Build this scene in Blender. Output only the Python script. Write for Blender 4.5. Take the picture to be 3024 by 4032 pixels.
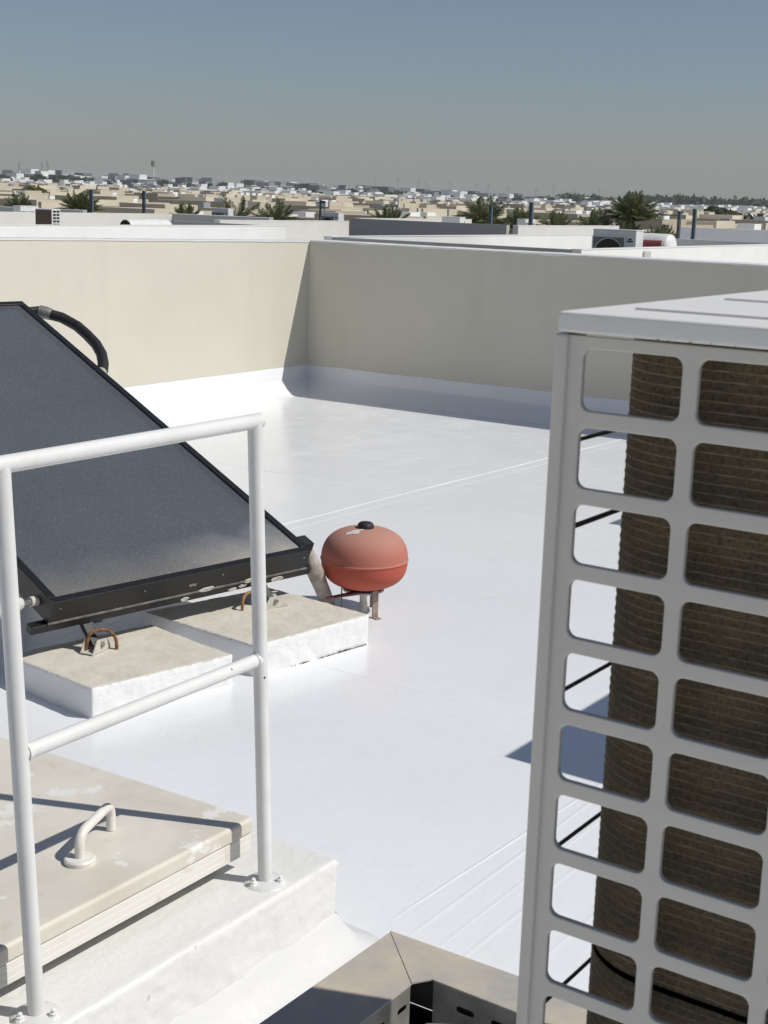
import bpy, bmesh, math, random
from math import sin, cos, pi, radians
from mathutils import Vector, Matrix, noise

random.seed(11)
for o in list(bpy.data.objects):
    bpy.data.objects.remove(o)
SC = bpy.context.scene
COL = SC.collection

# ---------------------------------------------------------------- camera, sky, sun, exposure
cam_d = bpy.data.cameras.new('camera')
cam = bpy.data.objects.new('camera', cam_d)
COL.objects.link(cam)
right = Vector((0.56788, -0.82252, 0.03117))
down = Vector((-0.16114, -0.14823, -0.97574))
fwd = Vector((0.80718, 0.54908, -0.21671))
M = Matrix.Identity(4)
for i in range(3):
    M[i][0] = right[i]; M[i][1] = -down[i]; M[i][2] = -fwd[i]
M[2][3] = 1.65
cam.matrix_world = M
cam_d.sensor_fit = 'VERTICAL'
cam_d.sensor_height = 24.0
cam_d.lens = 24.0 * 5590 / 4032
cam_d.clip_start = 0.05
cam_d.clip_end = 9000
cam_d.dof.use_dof = True
cam_d.dof.focus_distance = 5.2
cam_d.dof.aperture_fstop = 26.0
SC.camera = cam

SUN = Vector((0.307, -0.788, 1.0)).normalized()
sun_d = bpy.data.lights.new('sun', 'SUN')
sun_d.energy = 3.6
sun_d.angle = radians(0.53)
sun_d.color = (1.0, 0.965, 0.905)
sun = bpy.data.objects.new('sun', sun_d)
COL.objects.link(sun)
sun.rotation_euler = SUN.to_track_quat('Z', 'Y').to_euler()
sun.location = (20, -40, 60)

world = bpy.data.worlds.new('World')
SC.world = world
world.use_nodes = True
wn = world.node_tree.nodes
bg = wn.get('Background') or wn.new('ShaderNodeBackground')
sky = wn.new('ShaderNodeTexSky')
sky.sky_type = 'NISHITA'
sky.sun_disc = False
sky.sun_elevation = math.asin(SUN.z)
sky.sun_rotation = math.atan2(SUN.x, SUN.y)
sky.air_density = 1.0
sky.dust_density = 0.6
sky.ozone_density = 4.5
sky.altitude = 0
hsv = wn.new('ShaderNodeHueSaturation'); hsv.inputs['Saturation'].default_value = .86     # dusty air: the whole sky a little greyer
tint = wn.new('ShaderNodeMix'); tint.data_type = 'RGBA'; tint.blend_type = 'MULTIPLY'; tint.inputs[0].default_value = 1.0
tint.inputs[7].default_value = (1.0, .970, .985, 1)
world.node_tree.links.new(sky.outputs[0], hsv.inputs['Color'])
world.node_tree.links.new(hsv.outputs[0], tint.inputs[6])
world.node_tree.links.new(tint.outputs[2], bg.inputs['Color'])
bg.inputs['Strength'].default_value = 0.0615

SC.view_settings.view_transform = 'Standard'
SC.view_settings.look = 'None'
SC.view_settings.gamma = 1.0
SC.view_settings.use_curve_mapping = False
SC.view_settings.exposure = 0.08
SC.cycles.use_denoising = True
SC.cycles.max_bounces = 8
SC.cycles.transparent_max_bounces = 12

# ---------------------------------------------------------------- helpers
class MB:
    """collects geometry in world coordinates, build() links it as one mesh object"""
    def __init__(s):
        s.v = []; s.f = []; s.mi = []; s.cur = 0; s.wn = False
    def add(s, vs, fs):
        b = len(s.v)
        s.v += [tuple(p) for p in vs]
        for f in fs:
            s.f.append([b + i for i in f]); s.mi.append(s.cur)
        return s
    def box(s, x0, x1, y0, y1, z0, z1):
        return s.hexa([(x0,y0,z0),(x1,y0,z0),(x1,y1,z0),(x0,y1,z0)], [(x0,y0,z1),(x1,y0,z1),(x1,y1,z1),(x0,y1,z1)])
    def hexa(s, lo, hi):
        return s.add(list(lo) + list(hi), [(3,2,1,0),(4,5,6,7),(0,1,5,4),(1,2,6,5),(2,3,7,6),(3,0,4,7)])
    def obox(s, P, a0, a1, b0, b1, c0, c1):
        """box in a local frame P(a,b,c)->world"""
        return s.hexa([P(a0,b0,c0),P(a1,b0,c0),P(a1,b1,c0),P(a0,b1,c0)], [P(a0,b0,c1),P(a1,b0,c1),P(a1,b1,c1),P(a0,b1,c1)])
    def rbox(s, x0, x1, y0, y1, z0, z1, r=0.005, seg=2, P=None):
        bm = bmesh.new(); s.wn = True
        bmesh.ops.create_cube(bm, size=1)
        for v in bm.verts:
            v.co = ((x0+x1)/2 + v.co.x*(x1-x0), (y0+y1)/2 + v.co.y*(y1-y0), (z0+z1)/2 + v.co.z*(z1-z0))
        bmesh.ops.bevel(bm, geom=list(bm.edges), offset=r, segments=seg, profile=0.5, affect='EDGES')
        bm.verts.index_update()
        vs = [v.co.copy() for v in bm.verts]
        if P: vs = [P(*q) for q in vs]
        s.add(vs, [[v.index for v in f.verts] for f in bm.faces]); bm.free()
        return s
    def tube(s, pts, r, n=12, caps=True, closed=False):
        pts = [Vector(p) for p in pts]; m = len(pts)
        rs = r if isinstance(r, (list, tuple)) else [r]*m
        rings = []; up = None
        for i, p in enumerate(pts):
            a = pts[i-1] if (i > 0 or closed) else p
            b = pts[(i+1) % m] if (i < m-1 or closed) else p
            t = (b - a).normalized()
            if up is None:
                up = Vector((0,0,1)) if abs(t.z) < .9 else Vector((1,0,0))
            sx = t.cross(up)
            if sx.length < 1e-5: sx = t.cross(Vector((0,1,0)))
            sx.normalize(); sy = sx.cross(t).normalized(); up = sy
            rings.append([p + (sx*cos(2*pi*k/n) + sy*sin(2*pi*k/n))*rs[i] for k in range(n)])
        vs = [q for rg in rings for q in rg]; fs = []
        for i in range(m - (0 if closed else 1)):
            j = (i+1) % m
            for k in range(n):
                fs.append((i*n+k, i*n+(k+1)%n, j*n+(k+1)%n, j*n+k))
        if caps and not closed:
            fs.append(tuple(range(n-1,-1,-1))); fs.append(tuple((m-1)*n+k for k in range(n)))
        return s.add(vs, fs)
    def cyl(s, a, b, r, n=16): return s.tube([a, b], r, n)
    def lathe(s, prof, c, n=48):
        vs = []; fs = []; m = len(prof)
        for (r, z) in prof:
            for k in range(n):
                a = 2*pi*k/n; vs.append((c[0]+r*cos(a), c[1]+r*sin(a), c[2]+z))
        for i in range(m-1):
            for k in range(n):
                fs.append((i*n+k, i*n+(k+1)%n, (i+1)*n+(k+1)%n, (i+1)*n+k))
        if prof[0][0] > 1e-6: fs.append(tuple(range(n-1,-1,-1)))
        if prof[-1][0] > 1e-6: fs.append(tuple((m-1)*n+k for k in range(n)))
        return s.add(vs, fs)
    def prism(s, lo, hi):
        n = len(lo)
        return s.add(list(lo)+list(hi), [tuple(range(n-1,-1,-1)), tuple(range(n,2*n))] + [(i,(i+1)%n,n+(i+1)%n,n+i) for i in range(n)])
    def build(s, name, mat, parent=None, smooth=False, angle=40):
        org = parent.matrix_world.translation.copy() if parent else Vector((0,0,0))
        if parent:                      # parents are never rotated here; a sub-part's parent is a mesh at its thing's origin
            org = WORLD.get(parent.name, Vector((0,0,0)))
        me = bpy.data.meshes.new(name)
        me.from_pydata([tuple(Vector(p)-org) for p in s.v], [], s.f)
        mats = mat if isinstance(mat, (list, tuple)) else [mat]
        for m in mats: me.materials.append(m)
        for i, p in enumerate(me.polygons): p.material_index = s.mi[i] if len(mats) > 1 else 0
        bm = bmesh.new(); bm.from_mesh(me)
        bmesh.ops.remove_doubles(bm, verts=bm.verts, dist=1e-5)
        bmesh.ops.recalc_face_normals(bm, faces=bm.faces)
        bm.to_mesh(me); bm.free()
        if smooth:
            me.polygons.foreach_set('use_smooth', [True]*len(me.polygons))
            me.set_sharp_from_angle(angle=radians(angle))
        o = bpy.data.objects.new(name, me); COL.objects.link(o)
        if smooth and s.wn:
            md = o.modifiers.new('weighted_normals', 'WEIGHTED_NORMAL'); md.keep_sharp = True; md.weight = 80
        if parent: o.parent = parent
        WORLD[o.name] = org
        return o
WORLD = {}

def tag(o, label=None, cat=None, group=None, kind=None):
    if label: o['label'] = label
    if cat: o['category'] = cat
    if group: o['group'] = group
    if kind: o['kind'] = kind
    return o
def thing(name, label, cat, loc, group=None):
    o = bpy.data.objects.new(name, None); COL.objects.link(o)
    o.location = loc; o.empty_display_size = .1
    WORLD[o.name] = Vector(loc)
    return tag(o, label, cat, group)
def copy_tree(o, loc=None, rz=None, scale=None, label=None, parent=None):
    c = o.copy(); COL.objects.link(c)
    if parent: c.parent = parent
    if loc is not None: c.location = loc
    if rz is not None: c.rotation_euler = (0, 0, rz)
    if scale is not None: c.scale = scale
    if label: c['label'] = label
    for ch in list(o.children): copy_tree(ch, parent=c)
    return c

# ---------------------------------------------------------------- materials
def nt(name):
    m = bpy.data.materials.new(name); m.use_nodes = True
    t = m.node_tree; b = t.nodes['Principled BSDF']
    return m, t, b
def N(t, typ, **kw):
    n = t.nodes.new(typ)
    for k, v in kw.items():
        if k in n.inputs: n.inputs[k].default_value = v
        else: setattr(n, k, v)
    return n
def ramp(t, fac, a, b, ca=(0,0,0,1), cb=(1,1,1,1)):
    r = t.nodes.new('ShaderNodeValToRGB')
    r.color_ramp.elements[0].position = a; r.color_ramp.elements[1].position = b
    r.color_ramp.elements[0].color = ca; r.color_ramp.elements[1].color = cb
    t.links.new(fac, r.inputs['Fac']); return r.outputs['Color']
def mixc(t, fac, a, b):
    m = t.nodes.new('ShaderNodeMix'); m.data_type = 'RGBA'
    if isinstance(fac, (int, float)): m.inputs[0].default_value = fac
    else: t.links.new(fac, m.inputs[0])
    for k, c in ((6, a), (7, b)):
        if isinstance(c, tuple): m.inputs[k].default_value = (*c[:3], 1)
        else: t.links.new(c, m.inputs[k])
    return m.outputs[2]
def math_(t, op, a, b=None):
    m = t.nodes.new('ShaderNodeMath'); m.operation = op
    for k, c in ((0, a), (1, b)):
        if c is None: continue
        if isinstance(c, (int, float)): m.inputs[k].default_value = c
        else: t.links.new(c, m.inputs[k])
    return m.outputs[0]
def coords(t, scale=(1,1,1), out='Object', rot=(0,0,0)):
    tc = t.nodes.new('ShaderNodeTexCoord'); mp = t.nodes.new('ShaderNodeMapping')
    mp.inputs['Scale'].default_value = scale; mp.inputs['Rotation'].default_value = rot
    t.links.new(tc.outputs[out], mp.inputs['Vector']); return mp.outputs[0]
def nz(t, vec, scale, detail=4, rough=.55):
    n = N(t, 'ShaderNodeTexNoise', Scale=scale, Detail=detail, Roughness=rough)
    t.links.new(vec, n.inputs['Vector']); return n.outputs['Fac']
def bumps(t, b, lst):
    """lst of (height socket, strength, distance); chained"""
    prev = None
    for h, st, d in lst:
        bp = N(t, 'ShaderNodeBump', Strength=st, Distance=d)
        t.links.new(h, bp.inputs['Height'])
        if prev: t.links.new(prev, bp.inputs['Normal'])
        prev = bp.outputs[0]
    t.links.new(prev, b.inputs['Normal'])
def plain(name, col, rough=.6, metal=0, col2=None, nscale=6, spec=.5, bump=None, lo=.35, hi=.65, stretch=(1,1,1)):
    m, t, b = nt(name)
    b.inputs['Roughness'].default_value = rough; b.inputs['Metallic'].default_value = metal
    b.inputs['Specular IOR Level'].default_value = spec
    v = coords(t, stretch)
    if col2:
        c = mixc(t, ramp(t, nz(t, v, nscale), lo, hi), col, col2)
        t.links.new(c, b.inputs['Base Color'])
    else: b.inputs['Base Color'].default_value = (*col, 1)
    if bump:
        bumps(t, b, [(nz(t, v, s_, 5), st, d) for s_, st, d in bump])
    return m

MT = {}
def white_coat(name, rough, lumps, col=(.80,.81,.83), dirty=(.70,.71,.71), stain=1.0, pits=False):
    m, t, b = nt(name)
    v = coords(t)
    big = nz(t, v, .7, 5, .6); mid = nz(t, v, 6, 6, .6); fine = nz(t, v, 55, 4, .6); blob = nz(t, v, 22, 3, .5)
    c = mixc(t, ramp(t, big, .40, .75), col, dirty)
    dust = nz(t, v, 2.3, 7, .68)
    c = mixc(t, math_(t, 'MULTIPLY', ramp(t, dust, .50, .68), .15*stain), c, (.64,.625,.59))
    edge = math_(t, 'ABSOLUTE', math_(t, 'SUBTRACT', nz(t, v, .9, 6, .6), .52))
    c = mixc(t, math_(t, 'MULTIPLY', ramp(t, edge, .0, .012, (1,1,1,1), (0,0,0,1)), .05*stain), c, (.52,.50,.45))
    spk = N(t, 'ShaderNodeTexVoronoi', Scale=3.6, Randomness=1.0); t.links.new(v, spk.inputs['Vector'])
    sp = ramp(t, spk.outputs['Distance'], .012, .026, (1,1,1,1), (0,0,0,1))
    c = mixc(t, math_(t, 'MULTIPLY', sp, .40), c, (.40,.38,.35))
    if pits:
        pv_ = N(t, 'ShaderNodeTexVoronoi', Scale=26.0, Randomness=1.0); t.links.new(coords(t, (1,1,.55)), pv_.inputs['Vector'])
        pt_ = math_(t, 'ADD', pv_.outputs['Distance'], math_(t, 'MULTIPLY', nz(t, v, 14, 4), .28))
        geo = t.nodes.new('ShaderNodeNewGeometry'); sz = t.nodes.new('ShaderNodeSeparateXYZ'); t.links.new(geo.outputs['True Normal'], sz.inputs[0])
        pk_ = math_(t, 'MULTIPLY', ramp(t, pt_, .17, .24, (1,1,1,1), (0,0,0,1)), ramp(t, sz.outputs['Z'], .45, .75, (1,1,1,1), (0,0,0,1)))
        c = mixc(t, math_(t, 'MULTIPLY', pk_, .55), c, (.36,.35,.32))
    t.links.new(c, b.inputs['Base Color'])
    rr = math_(t, 'ADD', math_(t, 'ADD', math_(t, 'MULTIPLY', ramp(t, mid, .3, .7), .10), math_(t, 'MULTIPLY', ramp(t, dust, .46, .66), .09)), rough)
    t.links.new(rr, b.inputs['Roughness'])
    b.inputs['Specular IOR Level'].default_value = .5
    roll = nz(t, coords(t, (1.2,14,1), rot=(0,0,.25)), 2.2, 5, .6)
    lst = [(big, .06, .03), (roll, .10, .006), (blob, .16*lumps, .005), (fine, .34*lumps, .0018)]
    if pits: lst.append((pk_, -.8, .004))
    bumps(t, b, lst)
    return m
MT['coat'] = white_coat('white_roof_coating', .13, 1.0, (.785,.80,.815), (.745,.755,.765))
MT['coat_rough'] = white_coat('white_coating_over_plaster', .42, 3.0, (.77,.77,.75), (.70,.69,.66), 1.0, True)
MT['coat_clean'] = white_coat('white_coating_on_curb', .30, 2.4, (.665,.665,.66), (.62,.62,.61))

def stucco(name, a, b2, streak):
    m, t, b = nt(name)
    v = coords(t); vs = coords(t, (1.0,1.0,.16))
    c = mixc(t, ramp(t, nz(t, v, 1.3, 7, .68), .33, .70), a, b2)
    c = mixc(t, math_(t, 'MULTIPLY', ramp(t, nz(t, vs, 3.1, 7, .72), .54, .82), .40), c, streak)
    t.links.new(c, b.inputs['Base Color'])
    b.inputs['Roughness'].default_value = .92; b.inputs['Specular IOR Level'].default_value = .2
    bumps(t, b, [(nz(t, v, 3, 4), .35, .02), (nz(t, v, 120, 4, .7), .35, .003)])
    return m
MT['beige'] = stucco('beige_stucco', (.63,.60,.51), (.59,.56,.475), (.50,.47,.395))
MT['neigh_white'] = stucco('white_neighbour_plaster', (.74,.74,.72), (.69,.69,.67), (.60,.60,.58))
MT['neigh_light'] = stucco('pale_grey_plaster', (.60,.59,.55), (.55,.54,.50), (.48,.47,.44))
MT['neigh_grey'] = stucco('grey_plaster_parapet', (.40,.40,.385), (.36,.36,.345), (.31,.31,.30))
def chipped(name, a, b_, rough):
    m, t, b = nt(name); v = coords(t)
    c = mixc(t, ramp(t, nz(t, v, 9, 5), .45, .8), a, b_)
    vo = N(t, 'ShaderNodeTexVoronoi', Scale=16.0, Randomness=1.0); t.links.new(v, vo.inputs['Vector'])
    th = math_(t, 'ADD', vo.outputs['Distance'], math_(t, 'MULTIPLY', nz(t, v, 60, 3), .10))
    c = mixc(t, ramp(t, th, .085, .10, (1,1,1,1), (0,0,0,1)), c, (.10,.075,.055))
    c = mixc(t, math_(t, 'MULTIPLY', ramp(t, nz(t, coords(t, (1,1,.25)), 14, 5, .7), .60, .78), .35), c, (.52,.47,.40))
    t.links.new(c, b.inputs['Base Color']); b.inputs['Roughness'].default_value = rough
    bumps(t, b, [(nz(t, v, 45, 4), .18, .002)]); return m
MT['pipe'] = chipped('white_painted_pipe', (.73,.73,.715), (.66,.65,.62), .34)
def lid_mat():
    m, t, b = nt('cream_hatch_lid')
    v = coords(t)
    c = mixc(t, ramp(t, nz(t, v, 5, 6, .6), .38, .68), (.69,.655,.575), (.58,.54,.455))
    c = mixc(t, ramp(t, nz(t, v, 7.5, 5, .6), .60, .62), c, (.74,.73,.69))
    vs = coords(t, (1,1,.5)); st = ramp(t, nz(t, vs, 16, 5, .7), .60, .78)
    c = mixc(t, math_(t, 'MULTIPLY', st, .45), c, (.36,.29,.20))
    t.links.new(c, b.inputs['Base Color']); b.inputs['Roughness'].default_value = .5
    bumps(t, b, [(nz(t, v, 30, 4), .12, .003)]); return m
MT['lid'] = lid_mat()
MT['lid_side'] = plain('cream_lid_side', (.74,.72,.66), .5, 0, (.50,.43,.33), 18, lo=.60, hi=.85, bump=[(40,.15,.003)])
MT['handle'] = plain('cream_painted_handle', (.74,.72,.665), .4, 0, (.62,.58,.50), 20, lo=.5, hi=.8)
def block_mat():
    m, t, b = nt('concrete_half_painted')
    v = coords(t); geo = t.nodes.new('ShaderNodeNewGeometry'); sx = t.nodes.new('ShaderNodeSeparateXYZ')
    t.links.new(geo.outputs['True Normal'], sx.inputs[0])
    n1 = nz(t, v, 9, 6, .65); n2 = nz(t, v, 60, 5, .7)
    conc = mixc(t, ramp(t, n1, .42, .72), (.63,.60,.52), (.54,.495,.41))
    conc = mixc(t, ramp(t, nz(t, v, 26, 5, .7), .55, .75), conc, (.60,.57,.50))
    white = mixc(t, ramp(t, n2, .66, .72), (.79,.79,.79), (.30,.28,.25))
    # painted where the face looks sideways; the ragged edge follows the noise
    fac = ramp(t, math_(t, 'ADD', sx.outputs['Z'], math_(t, 'MULTIPLY', math_(t, 'SUBTRACT', nz(t, v, 35, 5, .7), .5), 1.4)), .42, .52, (1,1,1,1), (0,0,0,1))
    t.links.new(mixc(t, fac, conc, white), b.inputs['Base Color'])
    b.inputs['Roughness'].default_value = .8; b.inputs['Specular IOR Level'].default_value = .3
    bumps(t, b, [(n1, .3, .01), (n2, .6, .005)]); return m
MT['block'] = block_mat()
def frame_mat():
    m, t, b = nt('black_anodised_frame')
    v = coords(t, (1,1,1)); vs = coords(t, (24,24,1.2))
    d = ramp(t, nz(t, vs, 3, 4, .7), .52, .78)
    c = mixc(t, math_(t, 'MULTIPLY', d, .30), (.008,.008,.009), (.08,.076,.07))
    c = mixc(t, ramp(t, nz(t, v, 30, 5, .7), .66, .80), c, (.16,.15,.13))
    t.links.new(c, b.inputs['Base Color']); b.inputs['Roughness'].default_value = .42
    return m
MT['frame'] = frame_mat()
MT['frame_edge'] = plain('worn_frame_edge', (.33,.32,.30), .5, .5, (.16,.155,.15), 30)
MT['black'] = plain('matt_black', (.012,.012,.012), .6, 0, (.04,.038,.035), 25, lo=.55, hi=.85, bump=[(60,.3,.003)])
MT['dark'] = plain('dark_interior', (.008,.008,.009), .9)
def glass_mat():
    m, t, b = nt('dusty_solar_glass')
    t.nodes.remove(b)
    out = t.nodes['Material Output']
    v = coords(t)
    tr = N(t, 'ShaderNodeBsdfTransparent'); tr.inputs['Color'].default_value = (.80,.84,.86,1)
    gl = N(t, 'ShaderNodeBsdfGlossy', Roughness=.16)
    fr = N(t, 'ShaderNodeFresnel', IOR=1.45)
    bp = N(t, 'ShaderNodeBump', Strength=.35, Distance=.002); t.links.new(nz(t, v, 420, 2), bp.inputs['Height'])
    t.links.new(bp.outputs[0], gl.inputs['Normal'])
    mx = t.nodes.new('ShaderNodeMixShader'); t.links.new(fr.outputs[0], mx.inputs[0]); t.links.new(tr.outputs[0], mx.inputs[1]); t.links.new(gl.outputs[0], mx.inputs[2])
    df = N(t, 'ShaderNodeBsdfDiffuse')
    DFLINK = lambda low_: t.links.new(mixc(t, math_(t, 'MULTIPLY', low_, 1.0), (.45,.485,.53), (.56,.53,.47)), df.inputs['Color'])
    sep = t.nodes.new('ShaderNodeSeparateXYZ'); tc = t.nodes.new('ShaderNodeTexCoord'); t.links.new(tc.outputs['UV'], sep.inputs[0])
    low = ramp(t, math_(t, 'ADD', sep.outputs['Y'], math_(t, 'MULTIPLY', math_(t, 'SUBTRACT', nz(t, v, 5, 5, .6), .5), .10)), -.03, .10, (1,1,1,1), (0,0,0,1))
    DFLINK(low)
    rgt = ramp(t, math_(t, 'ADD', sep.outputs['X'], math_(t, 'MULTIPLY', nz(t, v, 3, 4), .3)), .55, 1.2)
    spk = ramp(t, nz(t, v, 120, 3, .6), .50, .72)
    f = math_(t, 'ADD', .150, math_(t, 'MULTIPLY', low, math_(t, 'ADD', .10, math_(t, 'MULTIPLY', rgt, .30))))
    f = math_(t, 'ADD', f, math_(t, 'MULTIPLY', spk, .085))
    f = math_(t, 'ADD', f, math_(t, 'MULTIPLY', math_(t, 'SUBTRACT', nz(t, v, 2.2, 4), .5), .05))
    mx2 = t.nodes.new('ShaderNodeMixShader'); t.links.new(f, mx2.inputs[0]); t.links.new(mx.outputs[0], mx2.inputs[1]); t.links.new(df.outputs[0], mx2.inputs[2])
    t.links.new(mx2.outputs[0], out.inputs['Surface']); return m
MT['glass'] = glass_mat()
MT['absorber'] = plain('blue_black_absorber', (.022,.030,.045), .4, .2, (.030,.040,.058), 2)
def tank_mat():
    m, t, b = nt('faded_red_enamel')
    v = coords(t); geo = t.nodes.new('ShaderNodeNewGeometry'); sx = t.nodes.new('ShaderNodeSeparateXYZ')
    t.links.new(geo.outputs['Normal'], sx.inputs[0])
    dusty_top = math_(t, 'ADD', sx.outputs['Z'], math_(t, 'MULTIPLY', math_(t, 'SUBTRACT', nz(t, v, 7, 5, .6), .5), .5))  # upward-facing mask: dust pales the top, the underside stays redder
    c = mixc(t, ramp(t, dusty_top, -1.0, .05), (.43,.095,.062), (.43,.155,.112))
    c = mixc(t, math_(t, 'MULTIPLY', ramp(t, dusty_top, .25, .95), .7), c, (.43,.255,.195))
    c = mixc(t, math_(t, 'MULTIPLY', ramp(t, nz(t, coords(t, (1,1,3)), 9, 5, .7), .60, .72), .5), c, (.50,.085,.055))
    t.links.new(c, b.inputs['Base Color']); b.inputs['Roughness'].default_value = .78; b.inputs['Specular IOR Level'].default_value = .3
    bumps(t, b, [(nz(t, v, 60, 3), .05, .002)]); return m
MT['tank'] = tank_mat()
MT['sticker'] = plain('torn_white_sticker', (.66,.62,.58), .6, 0, (.55,.50,.46), 40)
MT['galv'] = None
def galv_mat():
    m, t, b = nt('dusty_galvanised_steel')
    v = coords(t)
    n1 = nz(t, v, 5.5, 6, .62); n2 = nz(t, v, 45, 5, .7)
    c = mixc(t, ramp(t, n1, .47, .64), (.53,.465,.37), (.37,.36,.345))
    c = mixc(t, ramp(t, n2, .45, .75), c, (.48,.42,.33))
    t.links.new(c, b.inputs['Base Color'])
    b.inputs['Metallic'].default_value = .0; b.inputs['Roughness'].default_value = .6
    bumps(t, b, [(n2, .2, .002)]); return m
MT['galv'] = galv_mat()
MT['galv_side'] = plain('bare_galvanised_steel', (.27,.255,.235), .55, .2, (.18,.17,.155), 18)
MT['ac'] = plain('pale_grey_condenser_paint', (.635,.60,.54), .45, 0, (.59,.555,.50), 3, bump=[(90,.06,.001)])
MT['ac_lid'] = plain('white_condenser_lid_paint', (.78,.765,.725), .4, 0, (.73,.715,.68), 4)
MT['ac_white'] = plain('white_far_condenser_paint', (.72,.72,.70), .5, 0, (.64,.64,.62), 5)
MT['ac_grey'] = plain('grey_far_condenser_paint', (.52,.52,.50), .5, 0, (.46,.46,.44), 5)
MT['rust'] = plain('rust_stain', (.22,.10,.04), .9, 0, (.35,.20,.10), 60)
def coil_mat():
    m, t, b = nt('dirty_brown_condenser_fins')
    tc = t.nodes.new('ShaderNodeTexCoord'); sep = t.nodes.new('ShaderNodeSeparateXYZ'); t.links.new(tc.outputs['UV'], sep.inputs[0])
    cb = t.nodes.new('ShaderNodeCombineXYZ'); t.links.new(sep.outputs['X'], cb.inputs[0])
    fin = math_(t, 'SINE', math_(t, 'MULTIPLY', sep.outputs['X'], 2*pi/.0017))
    fin = math_(t, 'ADD', math_(t, 'MULTIPLY', fin, .5), .5)
    cv = t.nodes.new('ShaderNodeCombineXYZ'); t.links.new(math_(t,'MULTIPLY',sep.outputs['X'],330.), cv.inputs[0]); t.links.new(math_(t,'MULTIPLY',sep.outputs['Y'],300.), cv.inputs[1])
    n1 = nz(t, cv.outputs[0], 1.0, 3, .7)
    cv2 = t.nodes.new('ShaderNodeCombineXYZ'); t.links.new(sep.outputs['X'], cv2.inputs[0]); t.links.new(sep.outputs['Y'], cv2.inputs[1])
    n2 = nz(t, cv2.outputs[0], 26, 5, .7)
    c = mixc(t, ramp(t, n2, .35, .65), (.205,.150,.088), (.145,.122,.082))
    c = mixc(t, math_(t, 'MULTIPLY', ramp(t, n1, .44, .64), .60), c, (.036,.028,.018))
    c = mixc(t, math_(t, 'MULTIPLY', fin, .30), c, (.03,.023,.015))
    t.links.new(c, b.inputs['Base Color']); b.inputs['Roughness'].default_value = .9; b.inputs['Specular IOR Level'].default_value = .1
    bumps(t, b, [(fin, .35, .0008)]); return m
MT['coil'] = coil_mat()
MT['tube_line'] = plain('dull_fin_collars', (.34,.275,.18), .7, .1, (.19,.15,.10), 90)
MT['wire'] = plain('dark_guard_wire', (.05,.04,.035), .6)
MT['rustbar'] = plain('rusty_rebar', (.17,.065,.025), .9, 0, (.27,.15,.07), 60, bump=[(180,.8,.003)])
MT['rustbar2'] = plain('pale_rusty_rebar', (.34,.20,.09), .9, 0, (.22,.11,.045), 60, bump=[(180,.8,.003)])
MT['bracket'] = plain('bracket_paint', (.56,.54,.48), .6, 0, (.30,.27,.22), 40, lo=.5, hi=.8)
MT['wrap'] = plain('grey_cloth_wrap', (.44,.40,.36), .95, 0, (.30,.26,.22), 25, bump=[(70,.7,.006)])
MT['foam'] = plain('dirty_white_pipe_lagging', (.66,.63,.57), .9, 0, (.50,.46,.40), 25, bump=[(45,.8,.008)])
MT['brass'] = plain('tarnished_brass', (.42,.37,.25), .5, .4, (.24,.22,.17), 50)
MT['steel'] = plain('steel_braid', (.50,.48,.44), .35, .8, (.20,.19,.18), 120)
MT['legstrip'] = plain('brown_grey_painted_steel', (.25,.19,.16), .7, 0, (.34,.28,.24), 30)
MT['legwhite'] = plain('leg_with_white_coating', (.62,.61,.60), .6, 0, (.42,.38,.34), 25)
MT['redarm'] = plain('dark_red_steel', (.10,.03,.022), .6)

# ---------------------------------------------------------------- ground and own roof
GZ = -7.2
ground = MB().add([(-3000,-3000,GZ),(3000,-3000,GZ),(3000,3000,GZ),(-3000,3000,GZ)], [(0,1,2,3)]).build('ground', plain('sandy_ground', (.36,.31,.24), .95, 0, (.28,.25,.20), .02))
tag(ground, kind='structure')
XW, YW = 9.69, 7.44                 # inner faces of the two parapets in view
roof = MB().box(-3.3, XW+.2, -4.2, YW+.2, -.4, 0).build('roof_floor', MT['coat'])
tag(roof, kind='structure')
base = MB().box(-3.28, XW+.18, -4.18, YW+.18, GZ, -.4).build('building_base', MT['beige'])
tag(base, kind='structure')

# membrane seams: low welted ridges under the coating
def seam(p0, p1, wd=.016, ht=.0028, wob=.006):
    p0 = Vector((*p0,0)); p1 = Vector((*p1,0)); d = (p1-p0); L = d.length; d.normalize(); n = Vector((-d.y,d.x,0))
    k = max(6, int(L/.12)); mb = MB(); vs = []
    for i in range(k+1):
        s_ = i/k; c = p0 + d*L*s_ + n*wob*noise.noise(p0 + d*L*s_*1.7)*2
        hh = ht*(.6+.6*abs(noise.noise(c*3.1))) * (1 if 0 < i < k else 0)
        for q, h in ((-1,-.0005),(-.6,.55),(0,1),(.6,.55),(1,-.0005)):
            vs.append(c + n*wd*.5*q + Vector((0,0,h*hh if h > 0 else h)))
    fs = [(i*5+j, i*5+j+1, i*5+j+6, i*5+j+5) for i in range(k) for j in range(4)]
    return mb.add(vs, fs).build('membrane_seam', MT['coat'], roof, True)
for a, b_, kw in (((4.3,4.45),(9.45,4.28),dict(wd=.034,ht=.0052)), ((6.60,2.2),(6.62,7.2),dict(wd=.028,ht=.0036)), ((2.5,1.597),(8.6,1.60),dict(wd=.018,ht=.0010)),
                  ((2.5,1.515),(8.0,1.57),dict(wd=.016,ht=.0006)), ((2.48,1.447),(7.6,1.452),dict(wd=.02,ht=.0009)), ((2.55,1.672),(3.6,1.63),dict(wd=.012,ht=.002)),
                  ((3.88,1.0),(3.9,2.9),dict(wd=.014,ht=.0018)), ((4.0,4.36),(9.3,4.19),dict(wd=.014,ht=.0018)), ((2.5,1.30),(7.4,1.31),dict(wd=.014,ht=.0005)), ((5.2,5.65),(9.3,5.50),dict(wd=.02,ht=.0016))):
    seam(a, b_, **kw)

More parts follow.
